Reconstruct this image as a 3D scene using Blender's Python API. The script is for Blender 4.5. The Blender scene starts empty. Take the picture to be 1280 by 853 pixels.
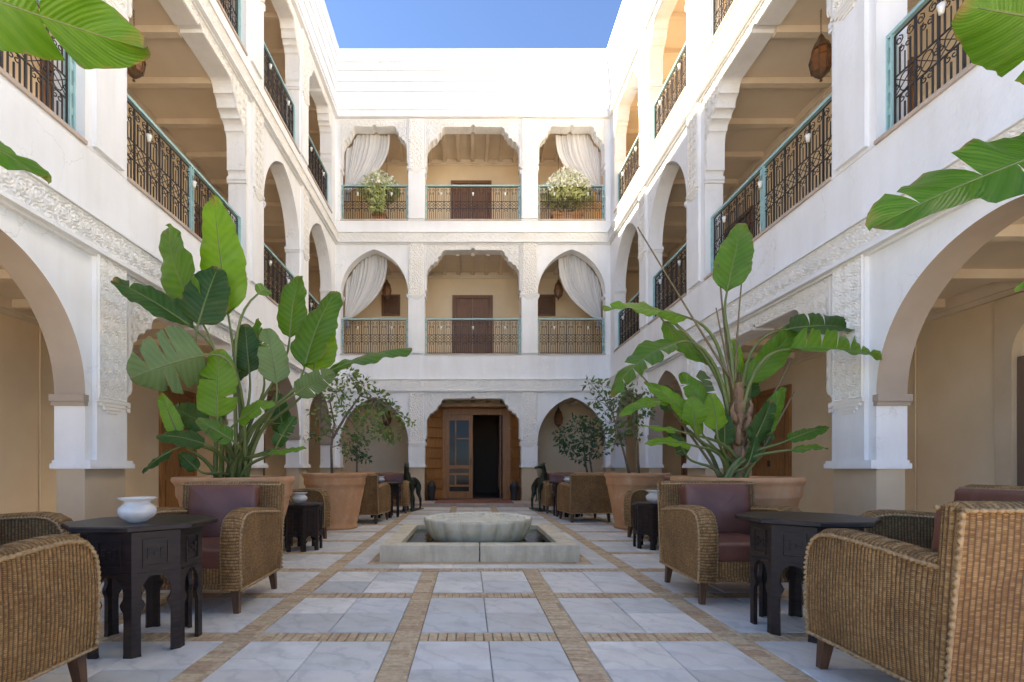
import bpy, math, random
import numpy as np
from mathutils import Vector, Matrix, Quaternion

random.seed(7)
rng = np.random.default_rng(7)
PI = math.pi
R = math.radians
sc = bpy.context.scene
col = sc.collection

# ------------------------------------------------------------------ camera
cam = bpy.data.cameras.new('camera')
cam.sensor_width = 36.0
cam.lens = 36.0 * 635.0 / 1280.0
cam.shift_x = (640 - 586) / 1280.0
cam.shift_y = (584 - 426.5) / 1280.0
cam.clip_start = 0.05
cam.clip_end = 2000
camo = bpy.data.objects.new('camera', cam)
col.objects.link(camo)
camo.location = (0, 0, 1.0)
camo.rotation_euler = (R(90), 0, 0)
sc.camera = camo

# ------------------------------------------------------------------ sky + sun
SUN_EL, SUN_AZ = 36.0, -85.0          # azimuth clockwise from +Y
to_sun = Vector((math.sin(R(SUN_AZ)) * math.cos(R(SUN_EL)), math.cos(R(SUN_AZ)) * math.cos(R(SUN_EL)), math.sin(R(SUN_EL))))
w = bpy.data.worlds.new('World')
sc.world = w
w.use_nodes = True
nt = w.node_tree
sky = nt.nodes.new('ShaderNodeTexSky')
sky.sky_type = 'NISHITA'
sky.sun_disc = False
sky.sun_elevation = R(SUN_EL)
sky.sun_rotation = R(SUN_AZ)
sky.air_density = 0.7
sky.dust_density = 0.0
sky.altitude = 2500
sky.ozone_density = 6.0
bg = nt.nodes['Background']
bg.inputs['Strength'].default_value = 0.055
nt.links.new(sky.outputs['Color'], bg.inputs['Color'])
sun = bpy.data.lights.new('sun', 'SUN')
sun.energy = 2.4
sun.angle = R(0.53)
sun.color = (1.0, 0.945, 0.85)
suno = bpy.data.objects.new('sun', sun)
col.objects.link(suno)
suno.location = (-30, 0, 30)
suno.rotation_mode = 'QUATERNION'
suno.rotation_quaternion = (-to_sun).to_track_quat('-Z', 'Y')

sc.view_settings.view_transform = 'Standard'
sc.view_settings.look = 'None'
sc.view_settings.gamma = 1.0
sc.view_settings.exposure = 3.45
sc.view_settings.use_white_balance = True
sc.view_settings.white_balance_temperature = 7700
sc.render.engine = 'CYCLES'
sc.cycles.use_denoising = True
sc.cycles.max_bounces = 10
sc.cycles.diffuse_bounces = 7
sc.cycles.glossy_bounces = 3
sc.cycles.transmission_bounces = 4
sc.cycles.caustics_reflective = False
sc.cycles.caustics_refractive = False
sc.cycles.sample_clamp_indirect = 8.0

# ------------------------------------------------------------------ materials
M = {}


def new_mat(name, color=(.5, .5, .5), rough=.6, spec=.4, metal=0.0):
    m = bpy.data.materials.new(name)
    m.use_nodes = True
    b = m.node_tree.nodes['Principled BSDF']
    b.inputs['Base Color'].default_value = (*color, 1)
    b.inputs['Roughness'].default_value = rough
    b.inputs['Specular IOR Level'].default_value = spec
    b.inputs['Metallic'].default_value = metal
    M[name] = m
    return m


def N(m, t, **kw):
    n = m.node_tree.nodes.new(t)
    for k, v in kw.items():
        setattr(n, k, v)
    return n


def L(m, a, b):
    m.node_tree.links.new(a, b)


def bsdf(m):
    return m.node_tree.nodes['Principled BSDF']


def pos_node(m, scale=(1, 1, 1)):
    g = N(m, 'ShaderNodeNewGeometry')
    mp = N(m, 'ShaderNodeMapping')
    mp.inputs['Scale'].default_value = scale
    L(m, g.outputs['Position'], mp.inputs['Vector'])
    return mp.outputs['Vector']


def noise(m, vec, scale, detail=4, rough=.55):
    n = N(m, 'ShaderNodeTexNoise')
    n.inputs['Scale'].default_value = scale
    n.inputs['Detail'].default_value = detail
    n.inputs['Roughness'].default_value = rough
    if vec is not None:
        L(m, vec, n.inputs['Vector'])
    return n.outputs['Fac']


def ramp(m, fac, stops):
    r = N(m, 'ShaderNodeValToRGB')
    e = r.color_ramp.elements
    while len(e) < len(stops):
        e.new(.5)
    for i, (p, c) in enumerate(stops):
        e[i].position = p
        e[i].color = (*c, 1)
    L(m, fac, r.inputs['Fac'])
    return r.outputs['Color']


def mix(m, fac, a, b, mode='MIX'):
    n = N(m, 'ShaderNodeMix', data_type='RGBA', blend_type=mode)
    for sock, v in ((n.inputs[0], fac), (n.inputs[6], a), (n.inputs[7], b)):
        if hasattr(v, 'is_linked'):
            L(m, v, sock)
        elif isinstance(v, (int, float)):
            sock.default_value = v
        else:
            sock.default_value = (*v, 1)
    return n.outputs[2]


def math_n(m, op, a, b=0.0, c=0.0):
    n = N(m, 'ShaderNodeMath', operation=op)
    for i, v in enumerate((a, b, c)):
        if hasattr(v, 'is_linked'):
            L(m, v, n.inputs[i])
        else:
            n.inputs[i].default_value = v
    return n.outputs[0]


def bump(m, h, strength=.3, dist=.01):
    b = N(m, 'ShaderNodeBump')
    b.inputs['Strength'].default_value = strength
    b.inputs['Distance'].default_value = dist
    L(m, h, b.inputs['Height'])
    L(m, b.outputs['Normal'], bsdf(m).inputs['Normal'])


def setcol(m, c):
    L(m, c, bsdf(m).inputs['Base Color'])


def mottled(name, c1, c2, scale=2.0, rough=.7, spec=.3, bs=.15, bscale=40, bd=.004, detail=5):
    m = new_mat(name, c1, rough, spec)
    v = pos_node(m)
    f = noise(m, v, scale, detail)
    setcol(m, ramp(m, f, [(.3, c1), (.7, c2)]))
    if bs:
        bump(m, noise(m, v, bscale, 3), bs, bd)
    return m


# white plaster with faint drips and soiling
m = new_mat('white_plaster', (.8, .8, .79), .75, .25)
v = pos_node(m)
v2 = pos_node(m, (1.6, 1.6, .22))
f = noise(m, v, 1.3, 5)
f2 = noise(m, v2, 3.0, 5)
c = ramp(m, f, [(.3, (.80, .79, .775)), (.65, (.85, .85, .845))])
c = mix(m, ramp(m, f2, [(.42, (.0, .0, .0)), (.78, (.5, .5, .5))]), c, (.70, .68, .635))
crk = N(m, 'ShaderNodeTexVoronoi', feature='DISTANCE_TO_EDGE')
crk.inputs['Scale'].default_value = .9
wp = N(m, 'ShaderNodeVectorMath', operation='ADD')
wsc = N(m, 'ShaderNodeTexNoise')
wsc.inputs['Scale'].default_value = 2.5
wsc.inputs['Detail'].default_value = 5
L(m, v, wsc.inputs['Vector'])
L(m, v, wp.inputs[0])
L(m, wsc.outputs['Color'], wp.inputs[1])
L(m, wp.outputs[0], crk.inputs['Vector'])
cm_ = math_n(m, 'MULTIPLY', ramp(m, crk.outputs['Distance'], [(0, (1, 1, 1)), (.006, (0, 0, 0))]), ramp(m, noise(m, v, .8, 2), [(.5, (0, 0, 0)), (.6, (.55, .55, .55))]))
c = mix(m, cm_, c, (.5, .48, .45))
setcol(m, c)
hh_ = math_n(m, 'ADD', math_n(m, 'MULTIPLY', noise(m, v, 2.2, 3), 3.0), noise(m, v, 14, 6))
bump(m, hh_, .4, .012)
mottled('carved_plaster', (.78, .745, .68), (.84, .815, .77), 1.7, .8, .2, .1, 60, .003)
mottled('beige_wall', (.71, .545, .355), (.79, .64, .445), 1.1, .8, .2, .25, 7, .012, 6)
mottled('tan_ceiling', (.68, .57, .44), (.75, .65, .52), 1.4, .75, .25, .15, 20, .006)
mottled('tan_beam', (.65, .54, .41), (.73, .62, .49), 3, .75, .25, .15, 20, .006)
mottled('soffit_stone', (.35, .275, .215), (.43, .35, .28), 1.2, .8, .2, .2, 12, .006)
mottled('pier_stone', (.52, .40, .265), (.62, .49, .34), 1.6, .6, .35, .15, 25, .005)
mottled('sill_stone', (.42, .33, .26), (.55, .44, .36), 5, .6, .35, .15, 40, .004)
mottled('fill_terrace_stone', (.70, .645, .56), (.77, .715, .63), 1.2, .7, .3, .1, 30, .004)  # unseen paving, kept pale and warm to bounce fill light
mottled('mortar', (.24, .21, .17), (.34, .31, .26), 20, .9, .1, .3, 120, .003)

# marble tiles
m = new_mat('marble', (.6, .63, .66), .34, .5)
v = pos_node(m)
oi = N(m, 'ShaderNodeObjectInfo')
offs = N(m, 'ShaderNodeVectorMath', operation='ADD')
sc3 = N(m, 'ShaderNodeVectorMath', operation='SCALE')
cmb = N(m, 'ShaderNodeCombineXYZ')
L(m, oi.outputs['Random'], cmb.inputs[0])
L(m, oi.outputs['Random'], cmb.inputs[2])
L(m, cmb.outputs[0], sc3.inputs[0])
sc3.inputs['Scale'].default_value = 37.0
L(m, v, offs.inputs[0])
L(m, sc3.outputs[0], offs.inputs[1])
vv = offs.outputs[0]
wv = N(m, 'ShaderNodeTexWave', wave_type='BANDS', bands_direction='DIAGONAL')
wv.inputs['Scale'].default_value = 2.6
wv.inputs['Distortion'].default_value = 9
wv.inputs['Detail'].default_value = 5
wv.inputs['Detail Scale'].default_value = 1.6
L(m, vv, wv.inputs['Vector'])
base = ramp(m, noise(m, vv, 4.5, 8, .68), [(.22, (.56, .55, .52)), (.5, (.74, .725, .69)), (.8, (.83, .81, .765))])
veins = ramp(m, wv.outputs['Fac'], [(.0, (1, 1, 1)), (.86, (.985, .985, .985)), (1.0, (.84, .855, .87))])
c = mix(m, 1.0, base, veins, 'MULTIPLY')
tint = ramp(m, oi.outputs['Random'], [(0, (.66, .70, .72)), (.25, (1.0, .98, .95)), (.5, (.78, .83, .86)), (.75, (1.08, 1.08, 1.06)), (1, (.90, .94, .99))])
c = mix(m, 1.0, c, tint, 'MULTIPLY')
dirt = noise(m, v, 1.7, 6, .65)
c = mix(m, ramp(m, dirt, [(.42, (0, 0, 0)), (.75, (.55, .55, .55))]), c, (.47, .44, .38))
setcol(m, c)
rr = N(m, 'ShaderNodeMapRange')
L(m, noise(m, v, 5, 5), rr.inputs[0])
rr.inputs[3].default_value = .38
rr.inputs[4].default_value = .7
L(m, rr.outputs[0], bsdf(m).inputs['Roughness'])
bump(m, noise(m, v, 14, 5), .12, .004)

# floor bricks
m = new_mat('brick', (.42, .27, .15), .75, .3)
oi = N(m, 'ShaderNodeObjectInfo')
v = pos_node(m)
wn = N(m, 'ShaderNodeTexWhiteNoise', noise_dimensions='3D')
sn = N(m, 'ShaderNodeVectorMath', operation='SNAP')
sn.inputs[1].default_value = (.16, .107, 1)
L(m, v, sn.inputs[0])
L(m, sn.outputs[0], wn.inputs['Vector'])
c1 = ramp(m, wn.outputs['Value'], [(0, (.52, .36, .215)), (.35, (.62, .465, .29)), (.7, (.67, .525, .34)), (1, (.50, .33, .205))])
c2 = ramp(m, noise(m, v, 30, 4), [(.3, (.7, .7, .7)), (.7, (1.08, 1.08, 1.08))])
setcol(m, mix(m, 1.0, c1, c2, 'MULTIPLY'))
bump(m, noise(m, v, 70, 4), .3, .004)

# terracotta
m = new_mat('terracotta', (.45, .2, .1), .8, .25)
v = pos_node(m)
v2 = pos_node(m, (1, 1, .35))
c = ramp(m, noise(m, v2, 4, 6), [(.25, (.42, .20, .095)), (.55, (.54, .285, .145)), (.8, (.62, .37, .215))])
st = ramp(m, noise(m, v, 9, 6, .7), [(.55, (0, 0, 0)), (.75, (.55, .55, .55))])
setcol(m, mix(m, st, c, (.60, .47, .36)))
bump(m, noise(m, v, 26, 5), .25, .006)
mottled('soil', (.05, .035, .025), (.10, .07, .05), 30, .95, .1, .8, 60, .02)

# fountain stone
m = new_mat('fountain_stone', (.45, .43, .37), .7, .3)
v = pos_node(m)
v2 = pos_node(m, (2.5, 2.5, .5))
c = ramp(m, noise(m, v, 3.5, 6, .65), [(.25, (.50, .43, .305)), (.55, (.68, .60, .445)), (.8, (.78, .705, .56))])
c = mix(m, ramp(m, noise(m, v2, 4, 5, .6), [(.48, (0, 0, 0)), (.72, (.6, .6, .6))]), c, (.42, .375, .245))
setcol(m, c)
bump(m, noise(m, v, 30, 6, .65), .45, .01)
mottled('bowl_inside', (.72, .69, .56), (.84, .815, .72), 6, .45, .5, .6, 25, .012)
m = new_mat('water', (.75, .85, .85), .04, .5)
wt_ = m.node_tree
wtr = N(m, 'ShaderNodeBsdfTransparent')
wtr.inputs['Color'].default_value = (.86, .95, .90, 1)
wgl = N(m, 'ShaderNodeBsdfGlossy')
wgl.inputs['Roughness'].default_value = .03
wfr = N(m, 'ShaderNodeFresnel')
wfr.inputs['IOR'].default_value = 1.33
wbp = N(m, 'ShaderNodeBump')
wbp.inputs['Strength'].default_value = .2
wbp.inputs['Distance'].default_value = .01
L(m, noise(m, pos_node(m), 14, 3), wbp.inputs['Height'])
L(m, wbp.outputs['Normal'], wgl.inputs['Normal'])
wmx = N(m, 'ShaderNodeMixShader')
L(m, wfr.outputs[0], wmx.inputs[0])
L(m, wtr.outputs[0], wmx.inputs[1])
L(m, wgl.outputs[0], wmx.inputs[2])
L(m, wmx.outputs[0], m.node_tree.nodes['Material Output'].inputs['Surface'])

# timber
m = new_mat('cedar_wood', (.3, .13, .045), .5, .4)
v = pos_node(m, (6, 6, .6))
c = ramp(m, noise(m, v, 5, 7, .65), [(.25, (.20, .075, .022)), (.5, (.34, .15, .05)), (.8, (.46, .23, .09))])
setcol(m, c)
bump(m, noise(m, v, 20, 4), .15, .003)
m = new_mat('brown_door_wood', (.12, .045, .02), .45, .4)
v = pos_node(m, (6, 6, .6))
setcol(m, ramp(m, noise(m, v, 5, 7, .65), [(.25, (.12, .05, .02)), (.75, (.27, .125, .055))]))
m = new_mat('dark_table_wood', (.022, .013, .011), .42, .3)
v = pos_node(m, (3, 3, 14))
setcol(m, ramp(m, noise(m, v, 4, 6), [(.3, (.012, .0075, .007)), (.75, (.040, .024, .019))]))
bump(m, noise(m, v, 14, 4), .12, .003)
m = new_mat('leg_wood', (.10, .045, .022), .4, .5)
v = pos_node(m, (10, 10, 1.5))
setcol(m, ramp(m, noise(m, v, 4, 6), [(.3, (.06, .026, .013)), (.75, (.15, .07, .033))]))
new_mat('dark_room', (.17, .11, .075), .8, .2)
new_mat('black_metal', (.03, .028, .028), .5, .5)

# wicker, uv in metres
m = new_mat('wicker', (.3, .17, .07), .55, .35)
uv = N(m, 'ShaderNodeUVMap')
sep = N(m, 'ShaderNodeSeparateXYZ')
# wobble
gp = pos_node(m)
wob = math_n(m, 'MULTIPLY', math_n(m, 'SUBTRACT', noise(m, gp, 6, 3), .5), .016)
L(m, uv.outputs['UV'], sep.inputs[0])
U = math_n(m, 'DIVIDE', math_n(m, 'ADD', sep.outputs[0], wob), .021)
V = math_n(m, 'DIVIDE', math_n(m, 'ADD', sep.outputs[1], wob), .008)
fu = math_n(m, 'FLOOR', U)
par = math_n(m, 'MULTIPLY', math_n(m, 'MODULO', math_n(m, 'ABSOLUTE', fu), 2.0), .5)
sv = math_n(m, 'ABSOLUTE', math_n(m, 'SINE', math_n(m, 'MULTIPLY', math_n(m, 'ADD', V, par), PI)))
su = math_n(m, 'ABSOLUTE', math_n(m, 'SINE', math_n(m, 'MULTIPLY', U, PI)))
su_s = math_n(m, 'POWER', su, .8)
h = math_n(m, 'MULTIPLY', su_s, math_n(m, 'ADD', math_n(m, 'MULTIPLY', sv, .45), .55))
wn = N(m, 'ShaderNodeTexWhiteNoise', noise_dimensions='2D')
cb = N(m, 'ShaderNodeCombineXYZ')
L(m, fu, cb.inputs[0])
L(m, math_n(m, 'FLOOR', math_n(m, 'ADD', V, par)), cb.inputs[1])
L(m, cb.outputs[0], wn.inputs['Vector'])
strand = ramp(m, wn.outputs['Value'], [(0, (.25, .128, .042)), (.5, (.345, .195, .074)), (1, (.44, .275, .118))])
gap = mix(m, ramp(m, h, [(.15, (0, 0, 0)), (.75, (1, 1, 1))]), (.12, .062, .024), strand)
pat = ramp(m, noise(m, gp, 3.5, 5, .6), [(.3, (.62, .56, .5)), (.7, (1.15, 1.12, 1.08))])
setcol(m, mix(m, 1.0, gap, pat, 'MULTIPLY'))
bump(m, h, .9, .006)
m = new_mat('braid', (.36, .22, .1), .55, .35)
setcol(m, ramp(m, noise(m, pos_node(m), 60, 4), [(.3, (.26, .15, .062)), (.7, (.47, .315, .165))]))

m = new_mat('plum_leather', (.13, .055, .05), .42, .45)
v = pos_node(m)
setcol(m, ramp(m, noise(m, v, 6, 5), [(.3, (.12, .042, .028)), (.7, (.175, .064, .043))]))
bump(m, noise(m, v, 9, 5), .35, .012)
m = new_mat('white_ceramic', (.62, .60, .57), .25, .5)
setcol(m, ramp(m, noise(m, pos_node(m), 12, 5), [(.3, (.55, .53, .50)), (.7, (.68, .66, .63))]))
mottled('teal_paint', (.28, .47, .46), (.36, .55, .54), 12, .45, .4, .1, 50, .002)
new_mat('iron', (.028, .022, .02), .5, .4)
new_mat('lamp_glass', (.85, .83, .75), .3, .5)
m = new_mat('bronze', (.045, .05, .035), .42, .5, .6)
setcol(m, ramp(m, noise(m, pos_node(m), 14, 5), [(.3, (.03, .03, .022)), (.6, (.06, .07, .045)), (.8, (.10, .15, .11))]))
mottled('lantern_metal', (.10, .055, .03), (.19, .11, .06), 20, .5, .5, .3, 80, .003)
bsdf(M['lantern_metal']).inputs['Metallic'].default_value = .5
m = new_mat('amber_glass', (.25, .09, .03), .2, .5)
m = new_mat('glass', (.03, .03, .03), .08, .14)
# rug
m = new_mat('rug', (.2, .06, .05), .95, .1)
v = pos_node(m)
wv = N(m, 'ShaderNodeTexWave', bands_direction='Y')
wv.inputs['Scale'].default_value = 4
wv.inputs['Distortion'].default_value = 2
L(m, v, wv.inputs['Vector'])
setcol(m, mix(m, noise(m, v, 25, 4), ramp(m, wv.outputs['Fac'], [(.3, (.16, .045, .045)), (.7, (.30, .13, .09))]), (.28, .15, .11)))
bump(m, noise(m, v, 150, 2), .5, .004)

# curtain : striped voile
m = new_mat('curtain', (.75, .75, .75), .8, .2)
uv = N(m, 'ShaderNodeUVMap')
sep = N(m, 'ShaderNodeSeparateXYZ')
L(m, uv.outputs['UV'], sep.inputs[0])
s = math_n(m, 'SINE', math_n(m, 'MULTIPLY', sep.outputs[0], 2 * PI * 13))
setcol(m, ramp(m, s, [(.45, (.82, .81, .79)), (.9, (.82, .81, .79)), (.97, (.60, .58, .56))]))
tr = N(m, 'ShaderNodeBsdfTranslucent')
tr.inputs['Color'].default_value = (.75, .74, .72, 1)
ms = N(m, 'ShaderNodeMixShader')
ms.inputs[0].default_value = .3
L(m, bsdf(m).outputs[0], ms.inputs[1])
L(m, tr.outputs[0], ms.inputs[2])
L(m, ms.outputs[0], m.node_tree.nodes['Material Output'].inputs['Surface'])


def leaf_mat(name, ca, cb_, cm, trans, veins=True, rough=.36, tf=.26):
    m = new_mat(name, ca, rough, .32)
    uv = N(m, 'ShaderNodeUVMap')
    sep = N(m, 'ShaderNodeSeparateXYZ')
    L(m, uv.outputs['UV'], sep.inputs[0])
    au = math_n(m, 'ABSOLUTE', math_n(m, 'SUBTRACT', sep.outputs[0], .5))
    gp = pos_node(m)
    nz = noise(m, gp, 5, 5)
    c = ramp(m, nz, [(.3, ca), (.7, cb_)])
    oi = N(m, 'ShaderNodeObjectInfo')
    c = mix(m, 1.0, c, ramp(m, oi.outputs['Random'], [(0, (.75, .8, .75)), (.5, (1, 1, 1)), (1, (1.25, 1.18, .9))]), 'MULTIPLY')
    if veins:
        vv = math_n(m, 'ADD', math_n(m, 'MULTIPLY', sep.outputs[1], 260.0), math_n(m, 'MULTIPLY', au, -60.0))
        s = math_n(m, 'SINE', vv)
        s2 = math_n(m, 'SINE', math_n(m, 'MULTIPLY', vv, .31))
        hh = math_n(m, 'ADD', s, s2)
        c = mix(m, math_n(m, 'MULTIPLY', math_n(m, 'ADD', s2, 1.0), .10), c, cm)
        bump(m, hh, .22, .006)
    edge = ramp(m, au, [(.0, (1, 1, 1)), (.035, (0, 0, 0))])
    c = mix(m, math_n(m, 'MULTIPLY', edge, .55), c, cm)
    # browning along the margin
    br = math_n(m, 'MULTIPLY', ramp(m, au, [(.455, (0, 0, 0)), (.5, (1, 1, 1))]), ramp(m, noise(m, gp, 8, 4), [(.5, (0, 0, 0)), (.62, (1, 1, 1))]))
    c = mix(m, br, c, (.22, .13, .05))
    tipb = math_n(m, 'MULTIPLY', ramp(m, sep.outputs[1], [(.90, (0, 0, 0)), (.985, (1, 1, 1))]), ramp(m, noise(m, gp, 14, 4), [(.42, (0, 0, 0)), (.6, (1, 1, 1))]))
    c = mix(m, tipb, c, (.25, .15, .06))
    dust = ramp(m, noise(m, gp, 2.3, 5, .65), [(.5, (0, 0, 0)), (.85, (.18, .18, .18))])
    c = mix(m, dust, c, (.22, .25, .13))
    setcol(m, c)
    tr = N(m, 'ShaderNodeBsdfTranslucent')
    tc = mix(m, 1.0, c, trans, 'MULTIPLY')
    L(m, tc, tr.inputs['Color'])
    ms = N(m, 'ShaderNodeMixShader')
    ms.inputs[0].default_value = tf
    L(m, bsdf(m).outputs[0], ms.inputs[1])
    L(m, tr.outputs[0], ms.inputs[2])
    L(m, ms.outputs[0], m.node_tree.nodes['Material Output'].inputs['Surface'])
    return m


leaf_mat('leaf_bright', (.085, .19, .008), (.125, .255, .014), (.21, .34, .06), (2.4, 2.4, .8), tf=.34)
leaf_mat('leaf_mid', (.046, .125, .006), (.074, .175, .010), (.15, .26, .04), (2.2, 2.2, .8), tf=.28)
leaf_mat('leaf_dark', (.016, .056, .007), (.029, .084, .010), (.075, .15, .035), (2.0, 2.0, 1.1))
leaf_mat('leaf_back', (.10, .165, .058), (.135, .215, .08), (.24, .30, .18), (1.6, 1.6, 1.2), rough=.6)
leaf_mat('tree_leaf', (.075, .125, .035), (.15, .215, .075), (.25, .32, .15), (1.8, 1.8, 1.0), veins=False, rough=.33, tf=.2)
leaf_mat('bush_leaf', (.035, .08, .035), (.06, .115, .05), (.1, .16, .07), (1.8, 1.8, 1.0), veins=False, rough=.33, tf=.2)
leaf_mat('variegated_leaf', (.36, .42, .13), (.74, .72, .42), (.8, .78, .5), (1.4, 1.4, 1.0), veins=False, rough=.5)
mottled('stalk_green', (.10, .15, .035), (.16, .17, .06), 6, .5, .4, .1, 30, .003)
mottled('stalk_brown', (.13, .095, .05), (.2, .15, .085), 6, .6, .3, .3, 30, .006)
mottled('trunk_fibre', (.20, .115, .065), (.32, .20, .12), 9, .85, .2, .8, 30, .02)
mottled('bark', (.13, .10, .075), (.24, .20, .16), 9, .85, .2, .5, 40, .006)
mottled('ground_earth', (.42, .37, .3), (.5, .44, .36), .3, .9, .2, 0)
new_mat('petal', (.82, .80, .68), .7, .2)


# ------------------------------------------------------------------ mesh builder
class MB:
    def __init__(self):
        self.v = []
        self.f = []
        self.uv = []
        self.n = 0

    def add(self, verts, faces, uvs=None):
        verts = [tuple(p) for p in verts]
        o = self.n
        self.v += verts
        self.f += [tuple(i + o for i in f) for f in faces]
        self.uv += list(uvs) if uvs is not None else [(p[0], p[2]) for p in verts]
        self.n += len(verts)
        return self

    def box(self, x0, x1, y0, y1, z0, z1):
        self.add([(x0, y0, z0), (x1, y0, z0), (x1, y1, z0), (x0, y1, z0), (x0, y0, z1), (x1, y0, z1), (x1, y1, z1), (x0, y1, z1)],
                 [(0, 3, 2, 1), (4, 5, 6, 7), (0, 1, 5, 4), (1, 2, 6, 5), (2, 3, 7, 6), (3, 0, 4, 7)])
        return self

    def fbox(self, P, u0, u1, n0, n1, z0, z1):
        pts = [P(u, n, z) for z in (z0, z1) for (u, n) in ((u0, n0), (u1, n0), (u1, n1), (u0, n1))]
        self.add(pts, [(0, 3, 2, 1), (4, 5, 6, 7), (0, 1, 5, 4), (1, 2, 6, 5), (2, 3, 7, 6), (3, 0, 4, 7)])
        return self

    def tube(self, pts, rad, sides=6, closed=False, caps=True):
        pts = [Vector(p) for p in pts]
        n = len(pts)
        rads = rad if isinstance(rad, (list, tuple)) else [rad] * n
        vs = []
        up = None
        for i, p in enumerate(pts):
            if closed:
                t = pts[(i + 1) % n] - pts[i - 1]
            else:
                t = pts[min(i + 1, n - 1)] - pts[max(i - 1, 0)]
            if t.length < 1e-9:
                t = Vector((0, 0, 1))
            t.normalize()
            if up is None:
                up = Vector((0, 0, 1)) if abs(t.z) < .9 else Vector((1, 0, 0))
            a = up - t * up.dot(t)
            if a.length < 1e-5:
                a = t.orthogonal()
            a.normalize()
            up = a
            b = t.cross(a)
            for k in range(sides):
                an = 2 * PI * (k + .5) / sides
                vs.append(p + (a * math.cos(an) + b * math.sin(an)) * rads[i])
        fs = []
        m_ = n if closed else n - 1
        for i in range(m_):
            j = (i + 1) % n
            for k in range(sides):
                k2 = (k + 1) % sides
                fs.append((i * sides + k, i * sides + k2, j * sides + k2, j * sides + k))
        if caps and not closed:
            fs.append(tuple(range(sides - 1, -1, -1)))
            fs.append(tuple((n - 1) * sides + k for k in range(sides)))
        self.add(vs, fs)
        return self

    def lathe(self, prof, seg=24, center=(0, 0), rf=None):
        vs, fs, uvs = [], [], []
        n = len(prof)
        for i, (r, z) in enumerate(prof):
            for k in range(seg):
                a = 2 * PI * k / seg
                q = r * (rf(a, i) if rf else 1)
                vs.append((center[0] + q * math.cos(a), center[1] + q * math.sin(a), z))
        for i in range(n - 1):
            for k in range(seg):
                k2 = (k + 1) % seg
                fs.append((i * seg + k, i * seg + k2, (i + 1) * seg + k2, (i + 1) * seg + k))
        self.add(vs, fs)
        return self

    def grid(self, pts, nu, nv, uvs=None):
        fs = []
        for i in range(nu - 1):
            for j in range(nv - 1):
                fs.append((i * nv + j, (i + 1) * nv + j, (i + 1) * nv + j + 1, i * nv + j + 1))
        self.add(pts, fs, uvs)
        return self

    def pillow(self, c, d, e=.35, nu=20, nv=12, rot=0.0, sag=0.0):
        """rounded cushion : superellipsoid, rot about x"""
        vs = []
        for i in range(nv + 1):
            ph = -PI / 2 + PI * i / nv
            for k in range(nu):
                th = 2 * PI * k / nu

                def sp(x, p):
                    return math.copysign(abs(x) ** p, x)
                x = sp(math.cos(ph), e) * sp(math.cos(th), e * .6)
                y = sp(math.cos(ph), e) * sp(math.sin(th), e * .6)
                z = sp(math.sin(ph), e * 1.5)
                crown = 1 + .16 * (1 - x * x) * (1 - y * y) - .05
                q = Vector((x * d[0] / 2, y * d[1] / 2, z * d[2] / 2 * crown))
                q.x += .006 * math.sin(9 * y + 3 * z)
                q.z += .004 * math.sin(11 * x + 4 * y)
                q.rotate(Quaternion((1, 0, 0), rot))
                vs.append(Vector(c) + q)
        fs = []
        for i in range(nv):
            for k in range(nu):
                k2 = (k + 1) % nu
                fs.append((i * nu + k, i * nu + k2, (i + 1) * nu + k2, (i + 1) * nu + k))
        self.add(vs, fs)
        return self

    def build(self, name, mat, parent=None, smooth=False, off=None):
        me = bpy.data.meshes.new(name)
        ox, oy, oz = off if off is not None else (ORG.get(parent.name, (0, 0, 0)) if parent else (0, 0, 0))
        V_ = np.array(self.v, dtype=np.float64) - np.array([ox, oy, oz])
        me.from_pydata(V_.tolist(), [], self.f)
        uvl = me.uv_layers.new(name='UVMap')
        idx = np.zeros(len(me.loops), dtype=np.int32)
        me.loops.foreach_get('vertex_index', idx)
        uva = np.array(self.uv, dtype=np.float32)[idx]
        uvl.data.foreach_set('uv', uva.ravel())
        if smooth:
            me.polygons.foreach_set('use_smooth', np.ones(len(me.polygons), dtype=bool))
        me.materials.append(M[mat] if isinstance(mat, str) else mat)
        me.update()
        o = bpy.data.objects.new(name, me)
        col.objects.link(o)
        if parent is not None:
            o.parent = parent
            ORG[o.name] = (ox, oy, oz)
        return o


ORG = {}


def auto_smooth(o, ang=40):
    me = o.data
    import bmesh
    bm = bmesh.new()
    bm.from_mesh(me)
    bmesh.ops.remove_doubles(bm, verts=bm.verts, dist=1e-5)
    bmesh.ops.recalc_face_normals(bm, faces=bm.faces)
    for f in bm.faces:
        f.smooth = True
    for e in bm.edges:
        if len(e.link_faces) == 2 and e.calc_face_angle(0) > R(ang):
            e.smooth = False
    bm.to_mesh(me)
    bm.free()
    return o


def thing(name, label, cat, loc=(0, 0, 0), rz=0.0, group=None, local=False):
    o = bpy.data.objects.new(name, None)
    o.empty_display_size = .1
    col.objects.link(o)
    o.location = loc
    o.rotation_euler = (0, 0, rz)
    tag(o, label, cat, group)
    ORG[o.name] = (0, 0, 0) if local else tuple(loc)
    return o


def tag(o, label, cat, group=None, kind=None):
    if label:
        o['label'] = label
    if cat:
        o['category'] = cat
    if group:
        o['group'] = group
    if kind:
        o['kind'] = kind
    return o


def children_of(o):
    return [c for c in bpy.data.objects if c.parent == o]


def copy_tree(root, loc, rz, label, group):
    r = root.copy()
    col.objects.link(r)
    r.location = loc
    r.rotation_euler = (0, 0, rz)
    r['label'] = label
    if group:
        r['group'] = group
    for ch in children_of(root):
        c = ch.copy()
        col.objects.link(c)
        c.parent = r
        for g in children_of(ch):
            d = g.copy()
            col.objects.link(d)
            d.parent = c
    return r


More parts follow.
